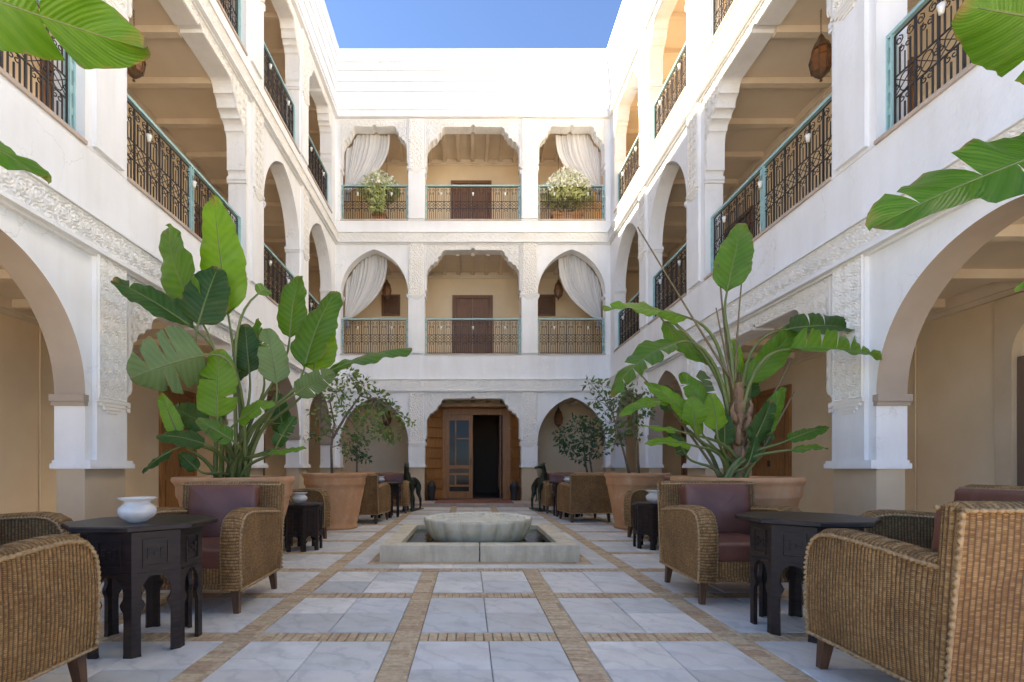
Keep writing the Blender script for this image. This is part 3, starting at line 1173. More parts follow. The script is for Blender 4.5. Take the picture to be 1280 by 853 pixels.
def railing(P, u0, u1, z, label, group, midpost=True, lamps=True):
    n = .12
    wd = u1 - u0
    c = P((u0 + u1) / 2, n, z)
    root = thing('balcony_railing', label, 'railing', c, 0, group)
    MB().fbox(P, u0 + .002, u1 - .002, n - .03, n + .03, z + .985, z + 1.02).build('handrail', 'teal_paint', root)
    MB().fbox(P, u0 + .07, u1 - .07, n - .012, n + .012, z + .045, z + .065).build('bottom_rail', 'iron', root)
    ps = [u0 + .035, u1 - .035]
    if midpost and wd > 2.8:
        ps.append(u0 + wd * .5)
    for pu in ps:
        mb = MB()
        mb.fbox(P, pu - .034, pu - .018, n - .03, n + .03, z + .012, z + .985)
        mb.fbox(P, pu + .018, pu + .034, n - .03, n + .03, z + .012, z + .985)
        for q in range(5):
            zz = z + .03 + q * .215
            mb.fbox(P, pu - .018, pu + .018, n - .018, n + .018, zz, zz + .07)
        mb.build('post', 'teal_paint', root)
    iron = MB()
    for zz in (.36, .56, .955):
        iron.fbox(P, u0 + .07, u1 - .07, n - .006, n + .006, z + zz, z + zz + .012)
    cells = max(3, round((wd - .14) / .235))
    cwid = (wd - .14) / cells
    for k in range(cells + 1):
        u = u0 + .07 + k * cwid
        iron.fbox(P, u - .009, u + .009, n - .009, n + .009, z + .05, z + .96)
    for k in range(cells):
        u = u0 + .07 + (k + .5) * cwid
        h = cwid / 2
        # lower tier : three bars with lyre tops
        for d in (-.5, 0, .5):
            iron.fbox(P, u + d * h - .006, u + d * h + .006, n - .006, n + .006, z + .06, z + (.27 if d == 0 else .36))
        for s in (-1, 1):
            scroll(iron, P, u + s * .028, z + .315, .034, n, s, 1.1, 9)
        # middle tier : ring and cross
        ring = [P(u + .062 * math.cos(a), n, z + .463 + .085 * math.sin(a)) for a in [2 * PI * i / 12 for i in range(12)]]
        iron.tube(ring, .0065, 3, closed=True)
        iron.tube([P(u - h, n, z + .372), P(u + h, n, z + .556)], .0055, 3, caps=False)
        iron.tube([P(u - h, n, z + .556), P(u + h, n, z + .372)], .0055, 3, caps=False)
        for s in (-1, 1):
            scroll(iron, P, u + s * h * .78, z + .463, .032, n, s, 1.2, 9)
        # upper tier
        for d in (-.5, .5):
            iron.fbox(P, u + d * h - .006, u + d * h + .006, n - .006, n + .006, z + .57, z + .82)
        iron.fbox(P, u - .004, u + .004, n - .004, n + .004, z + .57, z + .74)
        for s in (-1, 1):
            scroll(iron, P, u + s * .03, z + .79, .036, n, s, 1.2, 9)
            scroll(iron, P, u + s * h * .55, z + .885, .045, n, -s, 1.3, 10)
    io = iron.build('ironwork', 'iron', root)
    io['kind'] = 'stuff'
    if lamps:
        nl = max(1, round(wd / 1.0))
        for k in range(nl):
            u = u0 + (k + .5) * wd / nl
            q = P(u, n - .05, z + .70)
            t = thing('candle_glass', 'small white glass candle cup hooked on a balcony railing', 'candle holder', q, 0, 'candle cups along the railings')
            MB().lathe([(.001, q[2]), (.018, q[2] + .003), (.026, q[2] + .05), (.034, q[2] + .085), (.031, q[2] + .085), (.02, q[2] + .02), (.001, q[2] + .015)], 8, (q[0], q[1])).build('cup', 'lamp_glass', t, smooth=True)
            MB().tube([P(u, n - .05, z + .785), P(u, n - .03, z + .86), P(u, n, z + .90)], .003, 4).build('hook', 'iron', t)


flo = {1: 'first', 2: 'top'}
where = {(5.50, 8.45): 'in the wide stepped arch between the corner arches and the single near arch',
         (2.50, 4.90): 'one arch in front of the wide stepped bay', (9.17, 11.10): 'in the second bay from the entrance facade',
         (11.65, 13.70): 'in the bay touching the entrance facade', (-1.2, 1.95): 'in the bay beside the facade opposite the entrance'}
short = {(5.50, 8.45): 'wide middle bay', (2.50, 4.90): 'bay before the wide middle bay', (9.17, 11.10): 'second bay from the entrance facade',
         (11.65, 13.70): 'bay touching the entrance facade', (-1.2, 1.95): 'bay farthest from the entrance facade'}
for li in (1, 2):
    z = LEV[li]['z0']
    for P, sd in ((P_left, 0), (P_right, 1)):
        wn_ = ('shaded', 'sunlit')[sd]
        for b in side_bays:
            railing(P, b['u0'], b['u1'], z, '%s-floor iron railing with teal posts, %s of the %s-top wing' % (flo[li], short[(b['u0'], b['u1'])], wn_), 'balcony railings of the side wings')
    for i, b in enumerate(back_bays):
        if i == 1:
            lab = '%s-floor iron railing with teal posts straight above the entrance door' % flo[li]
        else:
            lab = '%s-floor iron railing with teal posts under the tied curtain beside the %s wing' % (flo[li], 'shaded' if i == 0 else 'sunlit')
        railing(P_back, b['u0'], b['u1'], z, lab, 'balcony railings of the entrance facade')


# ------------------------------------------------------------------ curtains
def curtain(P, u_tie, u_far, topf, z_tie, label, group, n=.20, kw=1.0):
    """drape hung from the arch, swept to the jamb at u_tie"""
    nu, nv = 90, 26
    c = P(u_tie, n, z_tie)
    root = thing('curtain', label, 'curtain', c, 0, group)
    pts, uvs = [], []
    sgn = 1 if u_far > u_tie else -1
    span = abs(u_far - u_tie)
    for i in range(nu):
        s = i / (nu - 1)
        ut = u_tie + sgn * (.03 + (span - .03) * s)
        zt = topf(ut)
        ub_ = u_tie + sgn * (.03 + .10 * s)
        zb_ = z_tie + .02 * math.sin(s * 5) - .05 * s
        for j in range(nv):
            t = j / (nv - 1)
            # vertical fall first then swept sideways
            k = t ** (1.0 + 1.3 * s)
            u = ut + (ub_ - ut) * k
            zz = zt + (zb_ - zt) * (t ** (1.0 - .12 * s))
            amp = (.040 * (1 - .55 * t)) * kw
            nn = n + amp * math.sin((s + .035 * math.sin(s * 11 + u_tie) + .02 * math.sin(s * 23)) * 2 * PI * 11 + .8 * math.sin(3 * t + s * 4)) * (.75 + .4 * math.sin(s * 17 + 2 * u_tie)) + .03 * math.sin(s * 9 + t * 2) * (1 - t)
            pts.append(P(u, nn, zz))
            uvs.append((s, t))
    mb = MB()
    mb.grid(pts, nu, nv, uvs)
    # tail below the tie
    pts, uvs = [], []
    for i in range(nu):
        s = i / (nu - 1)
        for j in range(6):
            t = j / 5
            u = u_tie + sgn * (.03 + .10 * s + .05 * s * t)
            pts.append(P(u, n + .02 * math.sin(s * 2 * PI * 13), z_tie - .05 * s - .30 * t))
            uvs.append((s, t))
    mb.grid(pts, nu, 6, uvs)
    mb.build('fabric', 'curtain', root, smooth=True)
    tb = MB()
    ring = [P(u_tie + sgn * (.08 + .075 * math.cos(a)), n + .05 * math.sin(a), z_tie - .02) for a in [2 * PI * i / 14 for i in range(14)]]
    tb.tube(ring, .022, 6, closed=True)
    tb.build('tie_band', 'curtain', root, smooth=True)


def topfun(b, li, P):
    lv = LEV[li]
    cv = arch_curve(b['u0'], b['u1'], lv['spring'], lv['apex']) if b['k'][li] == 'a' else lamb_curve(b['u0'], b['u1'], lv['top'])
    us = [c[0] for c in cv]
    zs = [c[1] for c in cv]
    return lambda u: float(np.interp(u, us, zs)) + .02


for li in (1, 2):
    for i, b in ((0, back_bays[0]), (2, back_bays[2])):
        tie, far = (b['u0'], b['u1']) if i == 0 else (b['u1'], b['u0'])
        wd = b['u1'] - b['u0']
        far = tie + (far - tie) * (.66 if li == 1 else .70)
        zt = LEV[li]['z0'] + (1.12 if li == 1 else 1.02)
        curtain(P_back, tie, far, topfun(b, li, P_back), zt, 'white striped curtain in the %s-floor entrance-facade balcony beside the %s wing' % (flo[li], 'shaded' if i == 0 else 'sunlit'), 'tied curtains of the entrance facade', n=T + .07)
for P, nm in ((P_left, 'shaded'), (P_right, 'sunlit')):
    b = side_bays[3]
    curtain(P, b['u0'], b['u0'] + 1.30, topfun(b, 1, P), LEV[1]['z0'] + 1.1, 'white striped curtain in the first-floor arch next to the entrance facade, %s-top wing' % nm, 'tied curtains of the side wings', n=T + .07)
    curtain(P, b['u0'], b['u0'] + 1.30, topfun(b, 2, P), LEV[2]['z0'] + 1.1, 'white striped curtain in the top-floor bay next to the entrance facade, %s-top wing' % nm, 'tied curtains of the side wings', n=T + .07)


# ------------------------------------------------------------------ lanterns
def make_lantern():
    root = thing('hanging_lantern', 'x', 'lantern', (0, 0, 0), local=True)
    # origin at lantern foot
    MB().lathe([(.001, 0), (.02, .01), (.012, .04), (.05, .07), (.105, .13)], 8).build('finial', 'lantern_metal', root)
    body = MB()
    for k in range(8):
        a = 2 * PI * k / 8
        p = [(.105 * math.cos(a), .105 * math.sin(a), .13), (.135 * math.cos(a), .135 * math.sin(a), .30), (.10 * math.cos(a), .10 * math.sin(a), .42)]
        body.tube(p, .009, 4)
        q = 2 * PI * (k + .5) / 8
        body.tube([(.105 * math.cos(a), .105 * math.sin(a), .13), (.135 * math.cos(a + PI / 4), .135 * math.sin(a + PI / 4), .30)], .005, 3)
        body.tube([(.135 * math.cos(a), .135 * math.sin(a), .30), (.105 * math.cos(a + PI / 4), .105 * math.sin(a + PI / 4), .13)], .005, 3)
    body.lathe([(.14, .295), (.145, .30), (.14, .305)], 8)
    bo = body.build('frame', 'lantern_metal', root)
    MB().lathe([(.097, .13), (.126, .30), (.093, .42)], 8).build('glass_panel', 'amber_glass', bo)
    MB().lathe([(.10, .42), (.115, .43), (.085, .50), (.05, .54), (.03, .60), (.012, .63), (.001, .64)], 8).build('cap', 'lantern_metal', root)
    return root


lan = make_lantern()
lan_used = [False]


def place_lantern(x, y, zfoot, zceil, label, group='hanging lanterns of the galleries'):
    if not lan_used[0]:
        o = lan
        lan_used[0] = True
        o.location = (x, y, zfoot)
        o['label'] = label
        o['group'] = group
    else:
        o = copy_tree(lan, (x, y, zfoot), 0, label, group)
    ch = MB()
    zz, k = zfoot + .63, 0
    while zz < zceil:
        r = [(x + (.012 * math.cos(a) if k % 2 else 0), y + (0 if k % 2 else .012 * math.cos(a)), zz + .022 + .022 * math.sin(a)) for a in [2 * PI * i / 6 for i in range(6)]]
        ch.tube(r, .003, 3, closed=True)
        zz += .038
        k += 1
    c = ch.build('chain', 'lantern_metal', None, off=(x, y, zfoot))
    c.parent = o


yg = YB + 1.0
lan_specs = []
for i, cx in enumerate((XC - 2.55, XC + 2.55)):
    lan_specs.append((cx, yg, 9.15, 10.5, 'top-floor metal lantern behind the entrance-facade curtain beside the %s wing' % ('shaded', 'sunlit')[i]))
    lan_specs.append((cx, yg, 5.95, 6.98, 'first-floor metal lantern behind the entrance-facade curtain beside the %s wing' % ('shaded', 'sunlit')[i]))
    lan_specs.append((cx, yg, 2.15, 2.9, 'metal lantern in the ground-floor entrance-facade arch beside the %s wing' % ('shaded', 'sunlit')[i]))
for s_ in lan_specs:
    place_lantern(*s_)
for P, nm in ((P_left, 'shaded'), (P_right, 'sunlit')):
    q = P(6.75, .75, 0)
    place_lantern(q[0], q[1], 6.12, 6.98, 'metal lantern hung in the wide first-floor bay of the %s-top wing' % nm)
    q = P(3.6, .9, 0)
    place_lantern(q[0], q[1], 2.2, 2.9, 'metal lantern over the ground-floor gallery of the %s-top wing' % nm)


# ------------------------------------------------------------------ fountain
fo = thing('fountain', 'low square stone fountain pool with a scalloped bowl in the middle', 'fountain', (FC.x, FC.y, 0))
px0, px1, py0, py1, RW, RZ = FC.x - 1.055, FC.x + 1.055, FC.y - 1.03, FC.y + 1.06, .20, .175
for (a, b, c, d) in ((px0, FC.x - .006, py0, py0 + RW), (FC.x + .006, px1, py0, py0 + RW), (px0, FC.x - .006, py1 - RW, py1), (FC.x + .006, px1, py1 - RW, py1), (px0, px0 + RW, py0 + RW + .002, FC.y), (px0, px0 + RW, FC.y + .003, py1 - RW - .002), (px1 - RW, px1, py0 + RW + .002, FC.y), (px1 - RW, px1, FC.y + .003, py1 - RW - .002)):
    mb = MB()
    e = .008
    lo = [(a, c), (b, c), (b, d), (a, d)]
    hi = [(a + e, c + e), (b - e, c + e), (b - e, d - e), (a + e, d - e)]
    mb.add([(x, y, -.003) for x, y in lo] + [(x, y, RZ - e) for x, y in lo] + [(x, y, RZ) for x, y in hi],
           [(0, 1, 5, 4), (1, 2, 6, 5), (2, 3, 7, 6), (3, 0, 4, 7), (4, 5, 9, 8), (5, 6, 10, 9), (6, 7, 11, 10), (7, 4, 8, 11), (8, 9, 10, 11)])
    mb.build('kerb_stone', 'fountain_stone', fo)
MB().box(px0 + RW, px1 - RW, py0 + RW, py1 - RW, -.003, .085).build('pool_floor', 'bowl_inside', fo)
MB().box(px0 + RW + .001, px1 - RW - .001, py0 + RW + .001, py1 - RW - .001, .0865, .115).build('pool_water', 'water', fo)
NL = 18


def lobes(a, i):
    return 1 - LB[i] * (1 - abs(math.cos(NL * a / 2)) ** .6)


prof = [(.44, .03), (.52, .06), (.585, .12), (.635, .20), (.668, .28), (.682, .345), (.682, .362), (.665, .374), (.62, .366), (.54, .358), (.40, .352), (.2, .350), (.001, .350)]
LB = [.035, .042, .05, .056, .06, .06, .056, .05, .045, .04, .03, .015, 0]
bw_ = MB().lathe(prof[:8], NL * 10, (FC.x, FC.y), lobes)
bo = bw_.build('bowl', 'fountain_stone', fo, smooth=True)
LB = LB[7:]
MB().lathe(prof[7:], NL * 10, (FC.x, FC.y), lobes).build('bowl_inside', 'bowl_inside', bo, smooth=True)
pt = MB()
for k in range(900):
    a = random.uniform(0, 2 * PI)
    r = .60 * math.sqrt(random.random())
    x, y, z = FC.x + r * math.cos(a), FC.y + r * math.sin(a), .356 + random.uniform(0, .02)
    s = random.uniform(.012, .026)
    ca, sa = math.cos(a * 7), math.sin(a * 7)
    pt.add([(x - s * ca, y - s * sa, z), (x + s * .7 * sa, y - s * .7 * ca, z + .006), (x + s * ca, y + s * sa, z + .002), (x - s * .7 * sa, y + s * .7 * ca, z + .007)], [(0, 1, 2, 3)])
po = pt.build('floating_petals', 'petal', bo)
po['kind'] = 'stuff'

# rug and planters at the door
rg = MB().box(XC - 1.0, XC + 1.05, STEP_Y + .05, YB + .35, .071, .083).build('door_rug', 'rug')
tag(rg, 'faded red rug on the step before the entrance door', 'rug')
for s in (-1, 1):
    x = XC + s * 1.16
    t = thing('black_planter', 'small black tapered planter beside the entrance, next to the %s door side' % ('glazed', 'open')[s > 0], 'planter', (x, YB + .12, .07), 0, 'black planters at the door')
    MB().lathe([(.001, .071), (.09, .071), (.125, .42), (.14, .44), (.14, .47), (.12, .47), (.115, .42), (.001, .42)], 16, (x, YB + .12)).build('pot', 'black_metal', t, smooth=False)
    MB().lathe([(.001, .62), (.05, .60), (.10, .53), (.11, .47), (.10, .42)], 14, (x, YB + .12), lambda a, i: 1 + .12 * math.sin(5 * a + i)).build('lid', 'black_metal', t, smooth=True)


# ------------------------------------------------------------------ wicker armchair (front is -y)
def make_chair():
    root = thing('wicker_armchair', 'x', 'armchair', local=True)
    path = [(-.372, .165), (-.382, .30), (-.386, .42), (-.384, .52), (-.368, .592), (-.332, .645), (-.28, .672), (-.2, .682), (-.05, .675), (.12, .662), (.26, .648), (.37, .64)]
    # densify
    pp = []
    for (a, b), (c, d) in zip(path[:-1], path[1:]):
        k = max(1, int(math.hypot(c - a, d - b) / .0075))
        for i in range(k):
            pp.append((a + (c - a) * i / k, b + (d - b) * i / k))
    pp.append(path[-1])
    for s in (-1, 1):
        xo, xi = s * .385, s * .268
        panel = MB()
        for x in (xo, xi):
            ny, nz = 30, 26
            pts, uvs = [], []
            tops = [p for p in pp if True]
            for i in range(ny):
                y = -.372 + (.372 + .36) * i / (ny - 1)
                cand = [p for p in pp if p[1] > .5]
                ztop = np.interp(y, [p[0] for p in cand if p[1] > .6], [p[1] for p in cand if p[1] > .6])
                if y < -.362:
                    ztop = .58
                for j in range(nz):
                    z = .165 + (ztop - .165) * j / (nz - 1)
                    bow = .012 * math.sin(PI * j / (nz - 1)) * s * (1 if x == xo else 0)
                    yy = y + .055 * max(0, i / (ny - 1) - .8) * 5 * (z - .165)
                    pts.append((x + bow, yy, z))
                    uvs.append((y + (7 if x == xi else 0), z))
            panel.grid(pts, ny, nz, uvs)
        arm = panel.build('arm', 'wicker', root, smooth=True)
        # rolled ribbed strip over the arm
        rl = MB()
        nc = 9
        pts, uvs = [], []
        acc = 0
        for i, (y, z) in enumerate(pp):
            a = pp[max(0, i - 1)]
            b = pp[min(len(pp) - 1, i + 1)]
            ty, tz = b[0] - a[0], b[1] - a[1]
            ln = math.hypot(ty, tz) or 1
            ny_, nz_ = -tz / ln, ty / ln
            if i:
                acc += math.hypot(y - pp[i - 1][0], z - pp[i - 1][1])
            rib = .0075 * abs(math.sin(acc * PI / .030)) ** .6
            for k in range(nc):
                q = PI * k / (nc - 1)
                bul = (.022 + rib) * math.sin(q) ** .8
                pts.append((s * .3265 + .062 * math.cos(q), y + ny_ * bul, z + nz_ * bul))
                uvs.append((acc, .3 + k * .014))
        rl.grid(pts, len(pp), nc, uvs)
        rl.build('arm_roll', 'wicker', arm, smooth=True)
        # plaited edging both sides of the roll
        br = MB()
        for x in (s * .392, s * .264):
            bp = [(x + .005 * math.sin(i * 1.9), y, z - .004) for i, (y, z) in enumerate(pp[::1])]
            br.tube(bp, [.0085 + .003 * math.sin(i * 1.9 + 1) for i in range(len(bp))], 5)
        bp = [(s * .392 + .004 * math.sin(i * 1.9), -.37 + i * .009, .168) for i in range(84)]
        br.tube(bp, [.009 + .003 * math.sin(i * 1.9) for i in range(len(bp))], 5)
        br.build('braid_edging', 'braid', arm, smooth=True)
    # back
    bk = MB()
    for off_, fl_ in ((.40, 1), (.315, -1)):
        nx, nz = 26, 26
        pts, uvs = [], []
        for i in range(nx):
            x = -.392 + .784 * i / (nx - 1)
            for j in range(nz):
                z = .165 + (.862 - .165) * j / (nz - 1)
                y = off_ + .055 * (z - .165) / .7 - .012 * (x / .39) ** 2 * fl_ * (1 if fl_ > 0 else 0)
                pts.append((x, y, z))
                uvs.append((x + 3 * fl_, z))
        bk.grid(pts, nx, nz, uvs)
    for s in (-1, 1):
        pts, uvs = [], []
        for j in range(26):
            z = .165 + (.862 - .165) * j / 25
            for k in range(5):
                pts.append((s * (.392 + .01 * math.sin(PI * k / 4)), .315 + .073 * k / 4 + .055 * (z - .165) / .7, z))
                uvs.append((.1 + k * .02, z))
        bk.grid(pts, 26, 5, uvs)
    back = bk.build('backrest', 'wicker', root, smooth=True)
    tr = MB()
    pts, uvs = [], []
    nseg = 110
    for i in range(nseg):
        x = -.40 + .80 * i / (nseg - 1)
        rib = .006 * abs(math.sin(x * PI / .022))
        fe = min(1, max(0, (.40 - abs(x)) / .02)) ** .5
        for k in range(8):
            q = PI * k / 7
            pts.append((x, .413 - .055 * math.cos(q) * (.6 + .4 * fe), .846 + (.030 + rib) * math.sin(q) * fe))
            uvs.append((x, .5 + k * .012))
    tr.grid(pts, nseg, 8, uvs)
    tr.build('top_roll', 'wicker', back, smooth=True)
    br = MB()
    for yy, z in ((.472, .852), (.358, .855), (.408, .168)):
        bp = [(-.40 + i * .0089, yy + .004 * math.sin(i * 1.9), z) for i in range(91)]
        br.tube(bp, [.008 + .003 * math.sin(i * 1.9) for i in range(len(bp))], 5)
    for s in (-1, 1):
        bp = [(s * .398 + .003 * math.sin(i * 1.9), .392 + .07 * i / 76, .168 + .69 * i / 76) for i in range(77)]
        br.tube(bp, [.008 + .003 * math.sin(i * 1.9) for i in range(len(bp))], 5)
    br.build('braid_edging', 'braid', back, smooth=True)
    # front apron + base
    ap = MB()
    pts, uvs = [], []
    for i in range(12):
        for j in range(10):
            x, z = -.27 + .54 * i / 11, .165 + .15 * j / 9
            pts.append((x, -.345, z))
            uvs.append((x, z))
    ap.grid(pts, 12, 10, uvs)
    ap.box(-.27, .27, -.344, .33, .20, .305)
    ap.box(-.38, .38, -.36, .40, .167, .20)
    ap.build('seat_base', 'wicker', root)
    MB().pillow((0, -.065, .375), (.545, .60, .16), .24, 36, 16).build('seat_cushion', 'plum_leather', root, smooth=True)
    MB().pillow((0, .235, .635), (.535, .45, .16), .24, 36, 16, rot=PI / 2 - .12).build('back_cushion', 'plum_leather', root, smooth=True)
    for sx in (-1, 1):
        for sy in (-1, 1):
            lg = MB()
            x, y = sx * .335, -.315 if sy < 0 else .35
            a, b = .028, .018
            xo, yo = x + sx * .014, y + sy * .018
            lg.add([(xo - b, yo - b, 0), (xo + b, yo - b, 0), (xo + b, yo + b, 0), (xo - b, yo + b, 0), (x - a, y - a, .175), (x + a, y - a, .175), (x + a, y + a, .175), (x - a, y + a, .175)],
                   [(0, 3, 2, 1), (4, 5, 6, 7), (0, 1, 5, 4), (1, 2, 6, 5), (2, 3, 7, 6), (3, 0, 4, 7)])
            lg.build('leg', 'leg_wood', root)
    return root


chair = make_chair()
ch_used = [False]


def place_chair(x, y, rz, label):
    if not ch_used[0]:
        ch_used[0] = True
        chair.location = (x, y, 0)
        chair.rotation_euler = (0, 0, rz)
        chair['label'] = label
        chair['group'] = 'wicker armchairs round the courtyard'
    else:
        copy_tree(chair, (x, y, 0), rz, label, 'wicker armchairs round the courtyard')


side_names = ('along the shaded-top wing', 'along the sunlit-top wing')
chairs = [
    # x, y, rotation (0 faces the camera side)
    (-2.115, 1.98, PI, 'wicker armchair with its back to the front court, left side table group' if 0 else 'wicker armchair facing the entrance, before the large octagonal table holding a vase'),
    (-2.97, 2.98, PI / 2, 'wicker armchair against the wall beside the large octagonal table holding a vase'),
    (-1.94, 3.80, 0.02, 'wicker armchair facing away from the entrance, behind the large octagonal table holding a vase'),
    (2.10, 2.19, PI - .02, 'wicker armchair facing the entrance, before the bare large octagonal table'),
    (3.03, 3.14, -PI / 2 - .04, 'wicker armchair against the wall beside the bare large octagonal table'),
    (2.06, 4.03, -.03, 'wicker armchair facing away from the entrance, behind the bare large octagonal table'),
    (-2.44, 6.88, 1.2, 'wicker armchair turned toward the fountain by the shaded wing'),
    (2.72, 7.03, -1.2, 'wicker armchair turned toward the fountain by the sunlit wing'),
    (-1.93, 9.33, PI - .12, 'wicker armchair with its back turned, just past the leafy tree pot by the shaded wing'),
    (2.16, 9.55, PI + .12, 'wicker armchair with its back turned, just past the leafy tree pot by the sunlit wing'),
    (-1.72, 11.25, .05, 'wicker armchair facing away from the entrance, near a greyhound statue by the shaded wing'),
    (2.05, 11.25, -.05, 'wicker armchair facing away from the entrance, near a greyhound statue by the sunlit wing'),
]
for c_ in chairs:
    place_chair(*c_)


# ------------------------------------------------------------------ octagonal tables
def make_table(Rb, H, name, top_over=.05, arch=1.0):
    root = thing(name, 'x', 'table', local=True)
    ang = [R(22.5 + 45 * k) for k in range(8)]
    tp = MB()
    for (r0, za, r1, zb) in ((Rb + top_over - .012, H - .032, Rb + top_over, H - .024), (Rb + top_over, H - .024, Rb + top_over, H - .006), (Rb + top_over, H - .006, Rb + top_over - .008, H)):
        vs = [(r0 * math.cos(a), r0 * math.sin(a), za) for a in ang] + [(r1 * math.cos(a), r1 * math.sin(a), zb) for a in ang]
        tp.add(vs, [(k, (k + 1) % 8, 8 + (k + 1) % 8, 8 + k) for k in range(8)])
    r1 = Rb + top_over - .008
    tp.add([(r1 * math.cos(a), r1 * math.sin(a), H) for a in ang], [tuple(range(8))])
    tp.add([((r1 - .005) * math.cos(a), (r1 - .005) * math.sin(a), H - .032) for a in ang], [tuple(range(7, -1, -1))])
    tp.build('table_top', 'dark_table_wood', root)
    s = 2 * Rb * math.sin(PI / 8)
    ap = Rb * math.cos(PI / 8)
    k_ = H / .69
    prof = [(0, .060), (.02, .057), (.20, .055), (.235, .058), (.255, .074), (.272, .082), (.289, .074), (.302, .062), (.32, .057), (.345, .058), (.37, .066), (.392, .082), (.41, .105), (.418, s / 2)]
    prof = [(z * k_ * arch, min(w_ * s / .3, s / 2)) for z, w_ in prof]
    th = .022
    zt = H - .032
    for k in range(8):
        a = R(45 * k)
        nrm = Vector((math.cos(a), math.sin(a), 0))
        tan = Vector((-math.sin(a), math.cos(a), 0))

        def Q(x, d, z):
            return nrm * (ap - d) + tan * x + Vector((0, 0, z))
        mb = MB()
        for sd in (-1, 1):
            outer = [Q(sd * s / 2, 0, z) for z, w_ in prof]
            inner = [Q(sd * (s / 2 - w_), 0, z) for z, w_ in prof]
            outb = [Q(sd * (s / 2 - th * .41), th, z) for z, w_ in prof]
            innb = [Q(sd * (s / 2 - w_), th, z) for z, w_ in prof]
            n_ = len(prof)
            vs = outer + inner + outb + innb
            fs = []
            for i in range(n_ - 1):
                fs += [(i, i + 1, n_ + i + 1, n_ + i), (2 * n_ + i, 2 * n_ + i + 1, 3 * n_ + i + 1, 3 * n_ + i), (n_ + i, n_ + i + 1, 3 * n_ + i + 1, 3 * n_ + i)]
            fs.append((0, n_, 3 * n_, 2 * n_))
            mb.add(vs, fs)
        zb = prof[-1][0]
        mb.add([Q(-s / 2, 0, zb), Q(s / 2, 0, zb), Q(s / 2, 0, zt), Q(-s / 2, 0, zt), Q(-s / 2 + .009, th, zb), Q(s / 2 - .009, th, zb), Q(s / 2 - .009, th, zt), Q(-s / 2 + .009, th, zt)],
               [(0, 1, 2, 3), (4, 5, 6, 7), (0, 1, 5, 4)])
        pn = mb.build('side_panel', 'dark_table_wood', root)
        ins = MB()
        w2, z0_, z1_ = s / 2 - .05, zb + .045, zt - .045

        def bar(x0, x1, z0, z1, d0=-.009, d1=.002):
            vs = [Q(x, d, z) for z in (z0, z1) for (x, d) in ((x0, d0), (x1, d0), (x1, d1), (x0, d1))]
            ins.add(vs, [(0, 3, 2, 1), (4, 5, 6, 7), (0, 1, 5, 4), (1, 2, 6, 5), (2, 3, 7, 6), (3, 0, 4, 7)])
        bar(-w2, w2, z1_ - .014, z1_)
        bar(-w2, w2, z0_, z0_ + .014)
        bar(-w2, -w2 + .014, z0_ + .014, z1_ - .014)
        bar(w2 - .014, w2, z0_ + .014, z1_ - .014)
        for (x_, z_) in ((-.03, .4), (.03, .6), (.03, .4), (-.03, .6), (0, .5)):
            zz = z0_ + (z1_ - z0_) * z_
            bar(x_ - .012, x_ + .012, zz - .012, zz + .012, -.007)
        bar(-s / 2 + .02, s / 2 - .02, zb + .012, zb + .02, -.006)
        ins.build('carved_inset', 'dark_table_wood', pn)
    return root


big = make_table(.30, .695, 'octagonal_table', .085)
big.location = (-1.87, 2.92, 0)
tag(big, 'large dark octagonal table with carved sides holding a pale squat vase', 'table', 'dark octagonal tables')
copy_tree(big, (2.085, 3.15, 0), 0, 'large dark octagonal table with carved sides and a bare top', 'dark octagonal tables')
small = make_table(.245, .56, 'octagonal_table', .025, .52)
small.location = (-2.04, 6.20, 0)
tag(small, 'small dark octagonal side table holding a white bowl by the shaded wing', 'table', 'dark octagonal tables')
copy_tree(small, (2.30, 6.32, 0), 0, 'small dark octagonal side table holding a white bowl by the sunlit wing', 'dark octagonal tables')
copy_tree(big, (-1.68, 10.20, 0), .1, 'dark octagonal table with a tiny white bowl near a greyhound statue by the shaded wing', 'dark octagonal tables')
copy_tree(big, (2.02, 10.35, 0), .1, 'dark octagonal table with a tiny white bowl near a greyhound statue by the sunlit wing', 'dark octagonal tables')


def vase(x, y, z, s, label, group=None):
    prof = [(.001, 0), (.055, 0), (.06, .008), (.098, .035), (.112, .065), (.108, .095), (.078, .122), (.074, .132), (.084, .142), (.112, .156), (.114, .162), (.105, .162), (.07, .145), (.066, .12), (.09, .06), (.001, .03)]
    o = MB().lathe([(r * s, q * s) for r, q in prof], 36).build('ceramic_vase', 'white_ceramic', None, smooth=True)
    o.location = (x, y, z)
    tag(o, label, 'vase', group)


vase(-1.84, 2.82, .695, .84, 'squat white ceramic vase with a wide flared lip on the large octagonal table')
vase(-2.06, 6.2, .56, .78, 'white ceramic bowl-shaped vase on the small octagonal side table by the shaded wing', 'white vases on the small tables')
vase(2.27, 6.2, .56, .95, 'white ceramic bowl-shaped vase on the small octagonal side table by the sunlit wing', 'white vases on the small tables')
vase(-1.75, 10.05, .695, .75, 'tiny white ceramic vase on the octagonal table near a greyhound statue by the shaded wing', 'tiny white vases near the statues')
vase(1.98, 10.15, .695, .75, 'tiny white ceramic vase on the octagonal table near a greyhound statue by the sunlit wing', 'tiny white vases near the statues')


